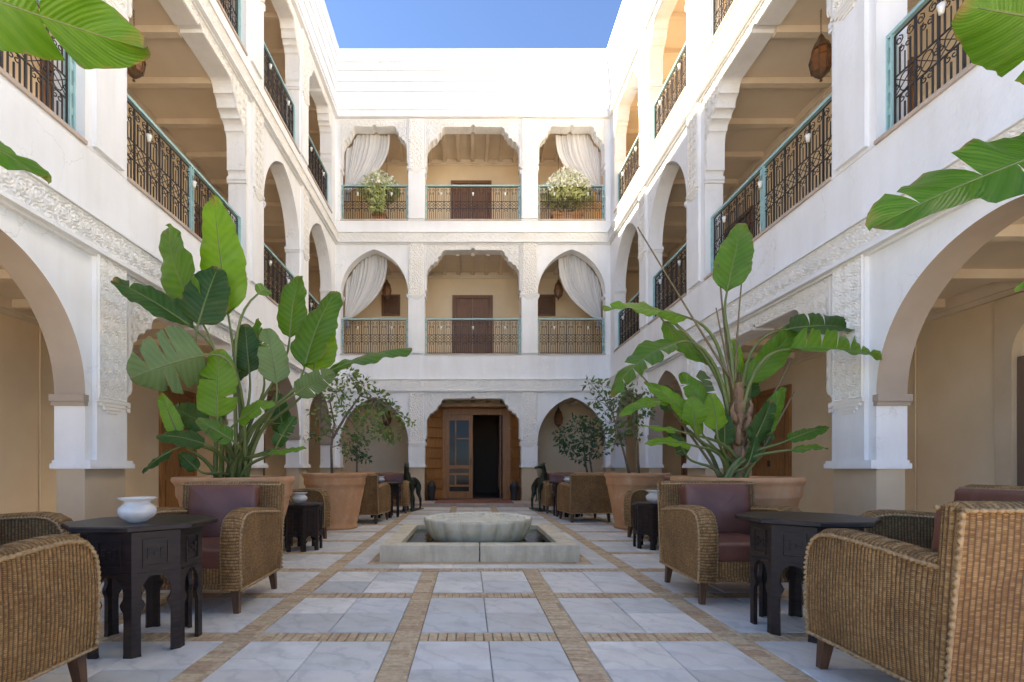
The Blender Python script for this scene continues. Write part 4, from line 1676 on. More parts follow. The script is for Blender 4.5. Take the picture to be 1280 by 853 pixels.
# ------------------------------------------------------------------ terracotta pots
def pot(x, y, rr, H, rb, label, group):
    root = thing('terracotta_pot', label, 'pot', (x, y, 0), 0, group)

    def wob(a, i):
        return 1 + .006 * math.sin(3 * a + x * 7 + i * .3) + .004 * math.sin(7 * a + i)
    prof = [(rb * .9, .0), (rb * 1.04, .0), (rb * 1.06, .02), (rb * 1.05, .05), (rb, .065)]
    for k in range(9):
        t = (k + 1) / 10
        prof.append((rb + (rr * .90 - rb) * t ** .9, .065 + (H - .29) * t))
    prof += [(rr * .905, H - .205), (rr * .93, H - .19), (rr * .945, H - .17), (rr * .945, H - .09), (rr * .97, H - .06), (rr * .995, H - .045), (rr, H - .03), (rr, H - .012), (rr * .985, H), (rr * .93, H), (rr * .915, H - .012), (rr * .88, H - .10)]
    MB().lathe(prof, 56, (x, y), wob).build('pot_wall', 'terracotta', root, smooth=True)
    so = MB()
    seg = 40
    vs = [(x, y, H - .05)] + [(x + rr * .89 * math.cos(2 * PI * k / seg), y + rr * .89 * math.sin(2 * PI * k / seg), H - .085) for k in range(seg)]
    so.add(vs, [(0, k + 1, (k + 1) % seg + 1) for k in range(seg)])
    so.build('soil', 'soil', root)
    return root


POT1 = (-2.30, 5.02)
POT1R = (2.60, 4.96)
pot(*POT1, .555, .905, .33, 'wide terracotta pot holding the dense clump of paddle leaves', None)
pot(*POT1R, .585, .905, .34, 'wide terracotta pot holding the paddle-leaved palm with a rough trunk', None)
pot(-2.20, 8.36, .52, .90, .35, 'tall terracotta pot of a slender leafy tree by the shaded wing', 'pots of the leafy trees')
pot(2.76, 8.34, .52, .90, .35, 'tall terracotta pot of a slender leafy tree by the sunlit wing', 'pots of the leafy trees')
pot(-2.62, 11.9, .47, .88, .32, 'terracotta pot of a round bush near the entrance facade by the shaded wing', 'pots of the round bushes')
pot(2.86, 11.6, .47, .88, .32, 'terracotta pot of a round bush near the entrance facade by the sunlit wing', 'pots of the round bushes')


# ------------------------------------------------------------------ paddle-leaved plants
def wprof(t):
    if t < .24:
        return math.sqrt(max(0, 1 - (1 - t / .24) ** 2)) * .96 + .04
    return max(0, (1 - ((t - .24) / .76) ** 2.4)) ** .8


def leaf_shape(base, tip, width, facing, bend, fold, tears, roll, sd):
    rd = random.Random(sd)
    base, tip = Vector(base), Vector(tip)
    d = tip - base
    Ln = d.length
    dn = d.normalized()
    nrm = Vector(facing)
    nrm = nrm - dn * nrm.dot(dn)
    if nrm.length < 1e-3:
        nrm = dn.orthogonal()
    nrm.normalize()
    nrm.rotate(Quaternion(dn, roll))
    side = dn.cross(nrm)
    mb = MB()

    def mid(t):
        return base + d * t + nrm * (bend * Ln * 4 * t * (1 - t) * .5 - bend * Ln * .9 * t ** 3)
    m_ = 5
    for s in (-1, 1):
        cuts = sorted([0.0] + [c for c, q in tears if q in (s, 0)] + [1.0])
        for a, b in zip(cuts[:-1], cuts[1:]):
            k = max(4, int(30 * (b - a)))
            df = rd.uniform(-.22, .22) if len(cuts) > 2 else 0
            pts, uvs = [], []
            for i in range(k + 1):
                t = a + (b - a) * i / k
                wd = width / 2 * wprof(t) * (1 + .035 * math.sin(t * 23 + s * 1.3 + sd) + .02 * math.sin(t * 61 + sd))
                for j in range(m_ + 1):
                    q = j / m_
                    # margins of a torn strip draw together
                    tt = t
                    if a > 0:
                        tt += .035 * q ** 1.5 * (1 - i / k) * 1.0
                    if b < 1:
                        tt -= .022 * q ** 1.5 * (i / k)
                    fo_ = fold + df * q
                    wav = (.012 * math.sin(t * 17 + s * 2 + sd) + .006 * math.sin(t * 41 + sd * 1.7 + s) + .02 * math.sin(t * 5 + sd)) * q * (Ln / .6)
                    curl = -.22 * q * q * wd
                    # veins sweep forward: strip edge leans to the tip
                    p = mid(min(1, max(0, tt + .05 * q))) + side * (s * wd * q * math.cos(fo_)) + nrm * (wd * q * math.sin(fo_) + wav + curl)
                    pts.append(p)
                    uvs.append((.5 + s * q * .5, t))
            mb.grid(pts, k + 1, m_ + 1, uvs)
    return mb, mid, dn


def paddle_plant(name, label, cat, root_xy, soil_z, leaves, stalk_mat='stalk_green', group=None):
    x0, y0 = root_xy
    root = thing(name, label, cat, (x0, y0, soil_z), 0, group)
    for li, lf in enumerate(leaves):
        bx, by, tx, ty, wpx, Y, dY = lf['px'] if 'px' in lf else lf
        base = pix(bx, by, Y)
        tip = pix(tx, ty, Y + dY)
        width = wpx / 635 * Y
        facing = lf.get('f', (0, -1, .35))
        tears = lf.get('tears')
        rd = random.Random(li * 13 + 5)
        if tears is None:
            tears = []
            for s in (-1, 1):
                for c in range(rd.choice([0, 1, 1, 2, 3])):
                    tears.append((rd.uniform(.25, .8), s))
        mb, mid, dn = leaf_shape(base, tip, width, facing, lf.get('bend', .10), lf.get('fold', .38), tears, lf.get('roll', 0), li * 3 + int(x0 * 10))
        mr = [mid(i / 10) for i in range(11)]
        wv_ = width
        mb2 = MB()
        lo = mb.build('leaf', lf.get('m', 'leaf_mid'), root, smooth=True)
        # stalk : from the crown to the leaf base, carried on as the midrib
        sx, sy, sz = lf.get('from', (rd.uniform(-.16, .16), rd.uniform(-.12, .12), 0))
        st = Vector((x0 + sx, y0 + sy, soil_z + sz - .02))
        pb = Vector(base)
        ln = (pb - st).length
        t1 = (mid(.08) - mid(0)).normalized()
        c1 = st + Vector((0, 0, ln * .45)) + (pb - st) * .12
        c2 = pb - t1 * ln * lf.get('curve', .30)
        pts = []
        for i in range(13):
            t = i / 12
            pts.append(st * (1 - t) ** 3 + c1 * 3 * t * (1 - t) ** 2 + c2 * 3 * t * t * (1 - t) + pb * t ** 3)
        r0 = lf.get('r', .016)
        rads = [r0 * (1.35 - .75 * i / 12) for i in range(13)]
        pts += mr[1:10]
        rads += [r0 * .6 * (1 - .085 * i) for i in range(1, 10)]
        mb2.tube(pts, rads, 6)
        mb2.build('stalk', lf.get('sm', stalk_mat), lo, smooth=True)
    return root


def lf(bx, by, tx, ty, wpx, Y, dY=0.0, **k):
    k['px'] = (bx, by, tx, ty, wpx, Y, dY)
    return k


A, Bm, D_, Bk = 'leaf_bright', 'leaf_mid', 'leaf_dark', 'leaf_back'
left_leaves = [
    lf(286, 398, 266, 246, 56, 4.95, .1, m=A, f=(.1, -1, .1), fold=.12, bend=.03, tears=[]),
    lf(322, 368, 336, 360, 22, 5.1, .2, m=Bm, f=(.6, -1, .3)),
    lf(252, 402, 200, 280, 66, 4.9, .05, m=Bm, f=(-.25, -1, .25), fold=.35, bend=.10, tears=[], roll=-.3),
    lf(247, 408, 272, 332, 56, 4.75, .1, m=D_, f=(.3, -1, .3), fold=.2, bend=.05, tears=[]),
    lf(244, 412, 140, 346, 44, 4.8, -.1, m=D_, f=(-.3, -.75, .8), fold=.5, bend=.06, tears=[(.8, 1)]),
    lf(258, 444, 165, 470, 82, 4.55, -.15, m=Bk, f=(.1, -.9, -.5), fold=-.15, bend=-.16, tears=[(.35, 1), (.5, 1), (.62, -1), (.75, 1), (.45, -1)]),
    lf(272, 526, 273, 436, 54, 4.62, .0, m=A, f=(0, -1, .2), fold=.10, bend=.04, tears=[(.3, 1), (.55, -1)]),
    lf(362, 424, 372, 343, 44, 5.1, .1, m=Bm, f=(-.3, -1, .1), fold=.25, bend=.05, tears=[]),
    lf(380, 462, 416, 360, 54, 4.9, .1, m=Bm, f=(-.3, -1, .2), fold=.2, bend=.08, tears=[]),
    lf(392, 466, 402, 385, 50, 5.05, .05, m=A, f=(.1, -1, .2), fold=.15, bend=.05, tears=[]),
    lf(402, 470, 512, 428, 42, 4.75, .0, m=Bm, f=(-.25, -.6, 1), fold=.05, bend=.07, tears=[(.7, -1)]),
    lf(346, 482, 334, 410, 40, 4.85, .0, m=Bk, f=(.6, -1, .2), fold=.4, bend=.06),
    lf(312, 468, 306, 404, 36, 5.0, .0, m=D_, f=(.2, -1, .1), fold=.15, bend=.03, tears=[]),
    lf(330, 470, 322, 398, 26, 5.1, .0, m=Bm, f=(-.5, -1, .1), fold=.3, bend=.03),
    lf(368, 494, 418, 464, 30, 4.7, -.1, m=Bk, f=(0, -1, -.6), fold=.1, bend=-.08),
    lf(224, 548, 201, 492, 22, 4.7, .0, m=A, f=(.3, -1, .1), fold=.3, bend=.04, tears=[]),
    lf(258, 556, 196, 541, 30, 4.6, -.1, m=D_, f=(0, -.75, .8), fold=.1, bend=.08, tears=[]),
    lf(218, 562, 176, 590, 16, 4.65, -.1, m=D_, f=(0, -.7, .8), fold=.1, bend=.1, tears=[]),
    lf(296, 528, 338, 500, 26, 4.55, -.1, m=A, f=(0, -.8, .6), fold=.15, bend=.08),
    lf(292, 552, 246, 524, 28, 4.5, -.15, m=Bm, f=(.1, -.8, .6), fold=.2, bend=.08),
    lf(262, 532, 212, 508, 34, 4.9, .1, m=D_, f=(-.1, -1, .3), fold=.2, bend=.06),
    lf(334, 568, 382, 559, 15, 4.65, -.05, m=A, f=(0, -.6, 1), fold=.15, bend=.06),
    lf(248, 588, 224, 566, 20, 4.7, -.05, m=D_, f=(0, -1, .5)),
    lf(345, 560, 368, 520, 22, 4.8, .0, m=D_, f=(.1, -1, .4)),
    lf(357, 545, 345, 490, 28, 5.2, .1, m=D_, f=(0, -1, .3)),
    lf(285, 480, 320, 445, 30, 5.3, .1, m=D_, f=(.2, -1, .3)),
]
paddle_plant('paddle_leaf_plant', 'dense clump of tall paddle-shaped green leaves in a terracotta pot', 'plant', POT1, .84, left_leaves)
right_leaves = [
    lf(908, 368, 928, 276, 46, 4.95, .1, m=Bm, f=(-.45, -1, .2), fold=.35, bend=.05, tears=[], **{'from': (-.02, 0, .95)}),
    lf(862, 398, 756, 380, 30, 4.85, -.1, m=A, f=(-.1, -.75, .8), fold=.12, bend=.08, tears=[(.9, 1)], **{'from': (-.06, 0, .8)}),
    lf(848, 428, 760, 482, 46, 4.75, -.1, m=Bm, f=(-.2, -.55, .9), fold=.25, bend=.15, tears=[(.28, -1), (.5, -1), (.65, -1), (.8, -1), (.6, 1)], **{'from': (-.06, 0, .65)}),
    lf(828, 400, 882, 458, 30, 5.1, .0, m=Bm, f=(.3, -1, .3), fold=.15, bend=-.05, tears=[], **{'from': (-.05, .05, .75)}),
    lf(984, 437, 1106, 440, 58, 4.80, -.1, m=A, f=(.05, -.95, .55), fold=.55, bend=.06, tears=[(.18, -1), (.34, -1), (.5, -1), (.64, -1), (.76, -1), (.86, -1)], r=.018, roll=-.25, **{'from': (.05, 0, .55)}),
    lf(982, 412, 1076, 408, 50, 5.2, .0, m=D_, f=(.1, -.9, .6), fold=.4, bend=.10, tears=[(.3, -1), (.5, -1), (.8, 1)], **{'from': (.05, .05, .6)}),
    lf(930, 482, 1008, 396, 34, 5.1, .15, m=Bm, f=(.3, -1, .4), fold=.25, bend=.05, tears=[], **{'from': (.05, .05, .45)}),
    lf(924, 470, 918, 424, 18, 5.15, 0, m=A, f=(.2, -1, .1), tears=[], **{'from': (0, .05, .5)}),
    lf(880, 545, 812, 474, 28, 4.75, -.1, m=A, f=(-.1, -.9, .6), fold=.3, bend=.08, tears=[]),
    lf(888, 522, 852, 466, 30, 4.9, 0, m=Bm, f=(-.2, -1, .4), fold=.25, bend=.08),
    lf(868, 534, 866, 496, 30, 4.65, -.05, m=A, f=(-.2, -1, .3), fold=.2, bend=.05, tears=[]),
    lf(896, 540, 890, 492, 32, 4.7, 0, m=A, f=(.1, -1, .3), fold=.2, bend=.05, tears=[]),
    lf(838, 500, 774, 514, 20, 4.7, -.1, m=A, f=(0, -.7, .8), fold=.1, bend=.10, tears=[]),
    lf(852, 540, 804, 531, 14, 4.7, -.05, m=A, f=(0, -.6, .9), fold=.1, bend=.06, tears=[]),
    lf(866, 557, 808, 551, 20, 4.65, -.05, m=A, f=(0, -.65, .9), fold=.1, bend=.07, tears=[]),
    lf(982, 552, 1036, 532, 20, 4.8, 0, m=Bm, f=(0, -.7, .8), fold=.15, bend=.06, tears=[]),
    lf(986, 563, 1036, 559, 14, 4.7, -.05, m=Bm, f=(0, -.6, .9), fold=.2, bend=.05, tears=[]),
    lf(946, 548, 982, 484, 26, 4.9, 0, m=Bm, f=(.2, -1, .4), fold=.25, bend=.05, tears=[]),
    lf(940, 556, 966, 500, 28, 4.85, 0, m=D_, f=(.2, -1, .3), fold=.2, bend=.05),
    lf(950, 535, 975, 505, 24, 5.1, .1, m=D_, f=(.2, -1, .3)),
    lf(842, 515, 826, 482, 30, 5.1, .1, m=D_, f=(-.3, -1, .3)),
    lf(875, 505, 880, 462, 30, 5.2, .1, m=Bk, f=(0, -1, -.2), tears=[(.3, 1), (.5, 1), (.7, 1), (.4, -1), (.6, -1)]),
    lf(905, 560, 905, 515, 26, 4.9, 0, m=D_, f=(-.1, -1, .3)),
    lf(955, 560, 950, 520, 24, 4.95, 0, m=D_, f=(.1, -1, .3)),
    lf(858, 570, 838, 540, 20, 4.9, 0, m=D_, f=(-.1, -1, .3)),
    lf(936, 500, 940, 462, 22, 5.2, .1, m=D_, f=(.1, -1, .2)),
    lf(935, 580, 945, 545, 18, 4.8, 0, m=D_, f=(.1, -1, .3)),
]
rp = paddle_plant('paddle_leaf_palm', 'paddle-leaved palm with a rough brown trunk and torn arching leaves', 'plant', POT1R, .84, right_leaves)
# trunk with old leaf sheaths, bare sticks
tk = MB()
tpts, trad = [], []
for i in range(26):
    t = i / 25
    tpts.append((POT1R[0] + .04 * math.sin(t * 2.2), POT1R[1], .80 + 1.02 * t))
    trad.append(.068 - .026 * t + .008 * ((i % 3) - 1))
tk.tube(tpts, trad, 10)
tk.build('trunk', 'trunk_fibre', rp, smooth=False)
for i in range(14):
    t = .1 + .6 * i / 14
    a = i * 2.4
    c = Vector((POT1R[0] + .04 * math.sin(t * 2.2), POT1R[1], .82 + 1.0 * t))
    q = Vector((math.cos(a), math.sin(a), 0))
    MB().tube([c + q * .05, c + q * .095 + Vector((0, 0, .05)), c + q * .11 + Vector((0, 0, .12)), c + q * .09 + Vector((0, 0, .19))], [.035, .032, .02, .006], 6).build('leaf_sheath', 'trunk_fibre', rp, smooth=True)
for (x1, y1, Y1, x2, y2, h0) in ((797, 284, 4.7, 900, 455, 1.0), (898, 330, 5.0, 908, 450, 1.0), (927, 352, 5.0, 918, 455, 1.0), (895, 385, 4.9, 912, 470, .9), (993, 490, 4.9, 950, 570, .0), (990, 448, 5.1, 942, 540, .1), (802, 470, 4.8, 850, 520, .0)):
    a = pix(x1, y1, Y1)
    b = Vector((POT1R[0] + (x2 - 918) / 130 * .7 * .3, POT1R[1], .84 + h0))
    m_ = pix(x2, y2, (Y1 + POT1R[1]) / 2)
    pts = []
    for i in range(12):
        t = i / 11
        pts.append(b * (1 - t) ** 2 + m_ * 2 * t * (1 - t) + a * t * t)
    MB().tube(pts, [.015 - .009 * i / 11 for i in range(12)], 6).build('bare_stalk', 'stalk_brown', rp, smooth=True)

# plants standing beside the viewer: only their leaf tips reach the picture
for (xy, nm) in (((-2.05, .55), 'shaded'), ((2.35, .50), 'sunlit')):
    pot(*xy, .5, .85, .32, 'terracotta pot of the arching paddle-leaf plant beside the bay farthest from the entrance, %s-top wing' % nm, None)
near_left = [
    lf(-170, -62, 175, 64, 118, 1.75, .1, m=Bm, f=(.05, -.55, -.9), fold=-.10, bend=.03, tears=[(.62, 1), (.63, -1)], r=.014),
    lf(-160, 110, 60, 218, 74, 1.70, .05, m=Bm, f=(0, -.5, .9), fold=.35, bend=.05, tears=[], r=.012),
    lf(-300, -150, -560, -330, 150, 1.2, -.2, m=Bm, f=(0, -.3, .9)),
    lf(-420, 60, -700, 40, 150, 1.1, -.4, m=A, f=(0, -.3, .9)),
    lf(-330, -300, -420, -700, 160, 1.0, -.2, m=A, f=(0, -.8, .5)),
]
paddle_plant('arching_leaf_plant', 'arching paddle-leaf plant whose leaf tips hang before the shaded-top wing', 'plant', (-2.05, .55), .78, near_left)
near_right = [
    lf(1400, 160, 1093, 275, 122, 1.70, .1, m=Bm, f=(-.15, -.85, .55), fold=.12, bend=.05, tears=[(.80, 1), (.55, 1), (.42, -1)], r=.014),
    lf(1420, 40, 1203, 8, 130, 1.75, .1, m=Bm, f=(0, -.6, -.8), fold=.1, bend=.04, tears=[(.5, 1), (.4, -1)], r=.013),
    lf(1360, 340, 1268, 360, 30, 1.8, .1, m=A, f=(0, -.6, .8), tears=[], r=.01),
    lf(1700, -150, 1980, -330, 150, 1.2, -.2, m=Bm, f=(0, -.3, .9)),
    lf(1800, 60, 2050, 40, 150, 1.1, -.4, m=A, f=(0, -.3, .9)),
]
paddle_plant('arching_leaf_plant', 'arching paddle-leaf plant whose leaf tips hang before the sunlit-top wing', 'plant', (2.35, .50), .78, near_right)


# ------------------------------------------------------------------ small trees
def leafy(mb, c, d, size, rd):
    """one pointed leaf of six faces at c pointing along d"""
    d = d.normalized()
    s = d.cross(Vector((rd.uniform(-1, 1), rd.uniform(-1, 1), rd.uniform(-.3, 1)))).normalized()
    n = s.cross(d)
    L_, w_ = size, size * .26
    p = [c, c + d * L_ * .35 + s * w_ + n * w_ * .35, c + d * L_ * .38, c + d * L_ * .35 - s * w_ + n * w_ * .35,
         c + d * L_ * .72 + s * w_ * .7 + n * w_ * .1, c + d * L_ * .72 - n * .02 * L_, c + d * L_ * .72 - s * w_ * .7 + n * w_ * .1, c + d * L_ - n * L_ * .10]
    uv = [(.5, 0), (.9, .35), (.5, .38), (.1, .35), (.9, .7), (.5, .7), (.1, .7), (.5, 1)]
    mb.add(p, [(0, 1, 2), (0, 2, 3), (1, 4, 5, 2), (2, 5, 6, 3), (4, 7, 5), (5, 7, 6)], uv)


def small_tree(name, label, cat, x, y, zb, trunks, clumps, nleaf, size, mat, group, sd):
    rd = random.Random(sd)
    root = thing(name, label, cat, (x, y, zb), 0, group)
    for t in trunks:
        MB().tube(t, [.024 - .012 * i / (len(t) - 1) for i in range(len(t))], 7).build('trunk', 'bark', root, smooth=True)
    tw_ = MB()
    cr = MB()
    for (cx, cy, cz, r) in clumps:
        c = Vector((cx, cy, cz))
        near = min((Vector(p) for t in trunks for p in t), key=lambda p: (p - c).length)
        tw_.tube([near, (near + c) / 2 + Vector((0, 0, .04)), c], [.010, .007, .004], 4)
        for k in range(int(nleaf * (r / .2) ** 2)):
            a, b = rd.uniform(0, 2 * PI), rd.uniform(-1, 1)
            q = Vector((math.cos(a) * math.sqrt(1 - b * b), math.sin(a) * math.sqrt(1 - b * b), b))
            rr = r * (rd.random() ** .45)
            p = c + Vector((q.x * rr, q.y * rr, q.z * rr * .8))
            dr = q + Vector((rd.uniform(-.8, .8), rd.uniform(-.8, .8), rd.uniform(-.9, .5)))
            leafy(cr, p, dr, size * rd.uniform(.7, 1.25), rd)
            if k % 9 == 0:
                tw_.tube([c, p], .003, 3, caps=False)
    tw_.build('twigs', 'bark', root)
    co = cr.build('crown', mat, root)
    co['kind'] = 'stuff'
    return root


def clump_list(pxs, Y, spread, sd):
    rd = random.Random(sd)
    out = []
    for (x, y, rpx) in pxs:
        yy = Y + rd.uniform(-spread, spread)
        p = pix(x, y, yy)
        out.append((p.x, p.y, p.z, rpx * .86 / 635 * yy))
    return out


YT = 8.36
lt = clump_list([(402, 515, 18), (420, 492, 22), (436, 470, 18), (455, 482, 20), (470, 500, 20), (440, 510, 22), (462, 525, 22), (486, 512, 18), (505, 527, 12), (478, 540, 18), (418, 535, 16), (395, 545, 13), (450, 545, 16), (430, 560, 12), (515, 528, 7), (492, 545, 12)], YT, .35, 3)
p0 = Vector((-2.20, YT, .80))
ta = [p0 + Vector((-.05, 0, 0)), pix(414, 560, YT), pix(418, 530, YT), pix(412, 500, YT)]
tb_ = [pix(416, 548, YT), pix(432, 520, YT + .05), pix(450, 495, YT + .1), pix(470, 500, YT + .1)]
small_tree('leafy_tree', 'slender bare-stemmed tree leaning a loose crown toward the entrance, shaded-top wing side', 'tree', -2.20, YT, .82, [ta, tb_], lt, 56, .085, 'tree_leaf', 'leafy trees in tall pots', 4)
rt = clump_list([(738, 480, 12), (745, 500, 14), (756, 515, 15), (770, 500, 17), (785, 490, 16), (800, 498, 14), (762, 530, 14), (775, 540, 15), (790, 522, 18), (808, 515, 12), (768, 555, 10), (752, 484, 12), (795, 545, 10), (812, 490, 9)], YT, .35, 8)
p0 = Vector((2.76, YT, .80))
ta = [p0 + Vector((-.10, 0, 0)), pix(781, 570, YT), pix(775, 548, YT), pix(765, 515, YT)]
tb_ = [p0 + Vector((.05, 0, 0)), pix(796, 560, YT), pix(792, 530, YT), pix(795, 500, YT)]
small_tree('leafy_tree', 'slender twin-stemmed tree with a loose upright crown, sunlit-top wing side', 'tree', 2.76, YT, .82, [ta, tb_], rt, 56, .085, 'tree_leaf', 'leafy trees in tall pots', 5)
YS = 11.6
bt = clump_list([(705, 545, 15), (722, 530, 16), (740, 535, 16), (755, 545, 14), (730, 552, 18), (712, 562, 12), (748, 565, 12), (728, 572, 12), (700, 555, 9)], YS, .3, 9)
p0 = Vector((2.72, YS, .80))
ta = [p0, pix(731, 575, YS), pix(730, 555, YS), pix(726, 535, YS)]
tb_ = [p0 + Vector((.1, 0, 0)), pix(737, 572, YS), pix(745, 550, YS)]
small_tree('round_bush', 'round dark bush in a pot beside the entrance facade, sunlit-top wing side', 'shrub', 2.86, YS, .8, [ta, tb_], bt, 52, .10, 'bush_leaf', 'round bushes in pots', 6)
YS = 11.9
bt = clump_list([(440, 556, 11), (450, 564, 11), (438, 570, 10), (456, 574, 9), (446, 548, 9)], YS, .2, 10)
p0 = Vector((-2.62, YS, .80))
ta = [p0, pix(446, 580, YS), pix(446, 565, YS), pix(447, 550, YS)]
small_tree('round_bush', 'round dark bush in a pot beside the entrance facade, shaded-top wing side', 'shrub', -2.62, YS, .8, [ta], bt, 52, .10, 'bush_leaf', 'round bushes in pots', 7)

# balcony flowers on the top floor
for i, (cx, wpx) in enumerate((((475), 50), ((708), 64))):
    X = (cx - 586) / 635 * (YB + .5)
    y, z = YB + .5, 7.80
    t = thing('flower_planter', ['terracotta balcony planter spilling pale flowering leaves through the railing', 'wide balcony planter topped by a full mound of cream flowers'][i], 'planter', (X, y, z), 0, None)
    W_ = (.36, .85)[i]
    D0 = .17
    mb = MB()
    a, b = W_ / 2 * .85, D0 * .85
    a2, b2 = W_ / 2, D0
    mb.add([(X - a, y - b, z), (X + a, y - b, z), (X + a, y + b, z), (X - a, y + b, z), (X - a2, y - b2, z + .42), (X + a2, y - b2, z + .42), (X + a2, y + b2, z + .42), (X - a2, y + b2, z + .42)], [(0, 3, 2, 1), (4, 5, 6, 7), (0, 1, 5, 4), (1, 2, 6, 5), (2, 3, 7, 6), (3, 0, 4, 7)])
    mb.box(X - a2 - .02, X + a2 + .02, y - b2 - .02, y + b2 + .02, z + .36, z + .425)
    mb.build('box', 'terracotta', t)
    rd = random.Random(40 + i)
    fl_ = MB()
    ws = wpx / 2 / 635 * y
    for k in range(2600 if i else 1700):
        a_ = rd.uniform(0, 2 * PI)
        b_ = rd.random()
        q = math.sqrt(rd.random())
        p = Vector((X + ws * q * math.cos(a_), y + .42 * q * math.sin(a_) - .10, z + (.70 if i else .85) + (.95 if i else .75) * b_ * (1 - .6 * q * q)))
        if i == 0 and k % 4 == 0:
            p = Vector((X + rd.uniform(-.22, .22), y - .36 + rd.uniform(-.12, .05), z + rd.uniform(.3, .95)))
        leafy(fl_, p, Vector((rd.uniform(-1, 1), rd.uniform(-1, .6), rd.uniform(-.5, 1))), .10 * rd.uniform(.6, 1.2), rd)
    fo_ = fl_.build('foliage', 'variegated_leaf', t)
    bl = MB()
    for k in range(1500 if i else 420):
        a_ = rd.uniform(0, 2 * PI)
        q = math.sqrt(rd.random())
        b_ = .55 + .5 * rd.random()
        p = Vector((X + ws * q * math.cos(a_), y + .44 * q * math.sin(a_) - .14, z + (.70 if i else .85) + (.95 if i else .75) * b_ * (1 - .6 * q * q)))
        leafy(bl, p, Vector((rd.uniform(-1, 1), rd.uniform(-1, .2), rd.uniform(-.3, 1))), .085 * rd.uniform(.7, 1.2), rd)
    bo_ = bl.build('blossoms', 'petal', t)
    bo_['kind'] = 'stuff'
    fo_['kind'] = 'stuff'
    st_ = MB()
    for k in range(14):
        st_.tube([(X + rd.uniform(-.1, .1), y, z + .40), (X + rd.uniform(-.4, .4) * ws / .5, y + rd.uniform(-.2, .1), z + .85)], .006, 4)
    st_.build('stems', 'stalk_green', t)


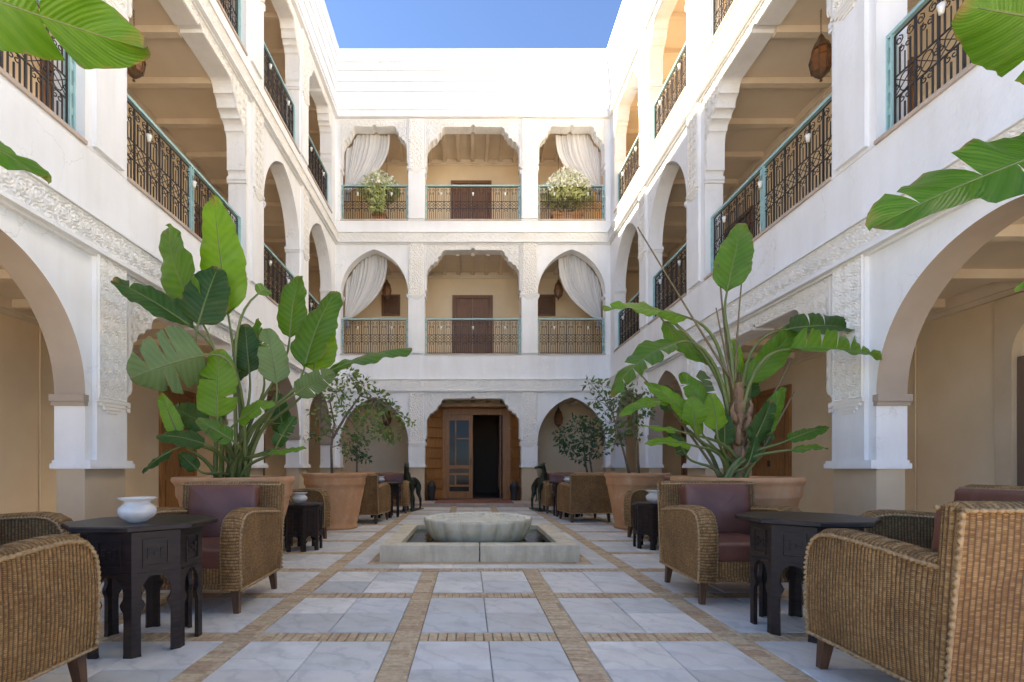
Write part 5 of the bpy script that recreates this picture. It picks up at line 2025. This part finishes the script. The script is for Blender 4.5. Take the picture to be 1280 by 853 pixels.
# ------------------------------------------------------------------ greyhound statues
def greyhound(label, x, y, rz, head_turn, sd):
    """standing hound, nose toward -y; one skinned body"""
    V_ = {'pelvis': (0, .34, .66), 'loin': (0, .16, .70), 'waist': (0, .02, .655), 'chest': (0, -.16, .62), 'brisket': (0, -.27, .63), 'withers': (0, -.25, .74),
          'neck': (0, -.33, .86), 'neck2': (math.sin(head_turn) * .03, -.37, .965), 'poll': (math.sin(head_turn) * .05, -.375, 1.03)}
    hd = Vector((math.sin(head_turn), -math.cos(head_turn), -.16))
    pl = Vector(V_['poll'])
    V_['brow'] = tuple(pl + hd * .075 + Vector((0, 0, .005)))
    V_['nose'] = tuple(pl + hd * .24 + Vector((0, 0, -.015)))
    rad = {'pelvis': (.075, .095), 'loin': (.075, .085), 'waist': (.075, .085), 'chest': (.095, .15), 'brisket': (.085, .125), 'withers': (.06, .09), 'neck': (.05, .062), 'neck2': (.043, .05), 'poll': (.048, .05), 'brow': (.043, .043), 'nose': (.02, .02)}
    E_ = [('pelvis', 'loin'), ('loin', 'waist'), ('waist', 'chest'), ('chest', 'brisket'), ('brisket', 'withers'), ('withers', 'neck'), ('neck', 'neck2'), ('neck2', 'poll'), ('poll', 'brow'), ('brow', 'nose')]
    for s, nm in ((-1, 'l'), (1, 'r')):
        st = .02 * s
        fr = [('sh', (s * .085, -.25, .60), .055), ('el', (s * .09, -.22 + st, .45), .038), ('wr', (s * .088, -.25 + st, .22), .024), ('pa', (s * .088, -.255 + st, .05), .022), ('to', (s * .09, -.30 + st, .022), .026)]
        prev = 'brisket'
        for k, (q, p, r_) in enumerate(fr):
            V_[nm + q] = p
            rad[nm + q] = (r_, r_)
            E_.append((prev, nm + q))
            prev = nm + q
        hr = [('hp', (s * .08, .33, .55), .072), ('kn', (s * .09, .24 - st, .40), .048), ('hk', (s * .09, .44 - st, .235), .027), ('ft', (s * .09, .42 - st, .05), .022), ('tt', (s * .09, .37 - st, .022), .026)]
        prev = 'pelvis'
        for (q, p, r_) in hr:
            V_[nm + q] = p
            rad[nm + q] = (r_, r_)
            E_.append((prev, nm + q))
            prev = nm + q
        # ears folded back
        ep = pl + Vector((s * .035 * math.cos(head_turn), s * .035 * math.sin(head_turn), .035))
        V_[nm + 'ea'] = tuple(ep)
        V_[nm + 'eb'] = tuple(ep - hd * .05 + Vector((0, 0, .03)))
        rad[nm + 'ea'] = (.018, .012)
        rad[nm + 'eb'] = (.008, .006)
        E_ += [('poll', nm + 'ea'), (nm + 'ea', nm + 'eb')]
    tl = [('t1', (0, .43, .60), .026), ('t2', (.02, .49, .42), .018), ('t3', (.03, .50, .24), .013), ('t4', (.03, .56, .14), .009)]
    prev = 'pelvis'
    for q, p, r_ in tl:
        V_[q] = p
        rad[q] = (r_, r_)
        E_.append((prev, q))
        prev = q
    keys = list(V_)
    me = bpy.data.meshes.new('body')
    me.from_pydata([V_[k] for k in keys], [(keys.index(a), keys.index(b)) for a, b in E_], [])
    tmp = bpy.data.objects.new('body', me)
    col.objects.link(tmp)
    sk = tmp.modifiers.new('skin', 'SKIN')
    sk.use_smooth_shade = True
    for i, k in enumerate(keys):
        tmp.data.skin_vertices[0].data[i].radius = (rad[k][0] * 1.22, rad[k][1] * 1.16)
        tmp.data.skin_vertices[0].data[i].use_root = (k == 'pelvis')
    sb = tmp.modifiers.new('sub', 'SUBSURF')
    sb.levels = 2
    sb.render_levels = 2
    dg = bpy.context.evaluated_depsgraph_get()
    ev = tmp.evaluated_get(dg)
    nm_ = bpy.data.meshes.new_from_object(ev)
    bpy.data.objects.remove(tmp)
    nm_.materials.clear()
    nm_.materials.append(M['bronze'])
    root = thing('greyhound_statue', label, 'statue', (x, y, 0), rz, 'bronze greyhound statues', local=True)
    o = bpy.data.objects.new('body', nm_)
    col.objects.link(o)
    o.parent = root
    MB().tube([(-.05 + .0, -.345, .87), (.05, -.345, .87)], .01, 5).build('collar', 'bronze', root)
    mb = MB()
    mb.box(-.15, .15, -.36, .50, 0, .02)
    mb.build('plinth', 'bronze', root)
    return root


greyhound('bronze greyhound statue looking straight ahead beside the entrance', -1.33, 11.75, -.22, .45, 1)
greyhound('bronze greyhound statue with its head turned toward the doorway', 1.66, 11.75, .12, -1.15, 2)
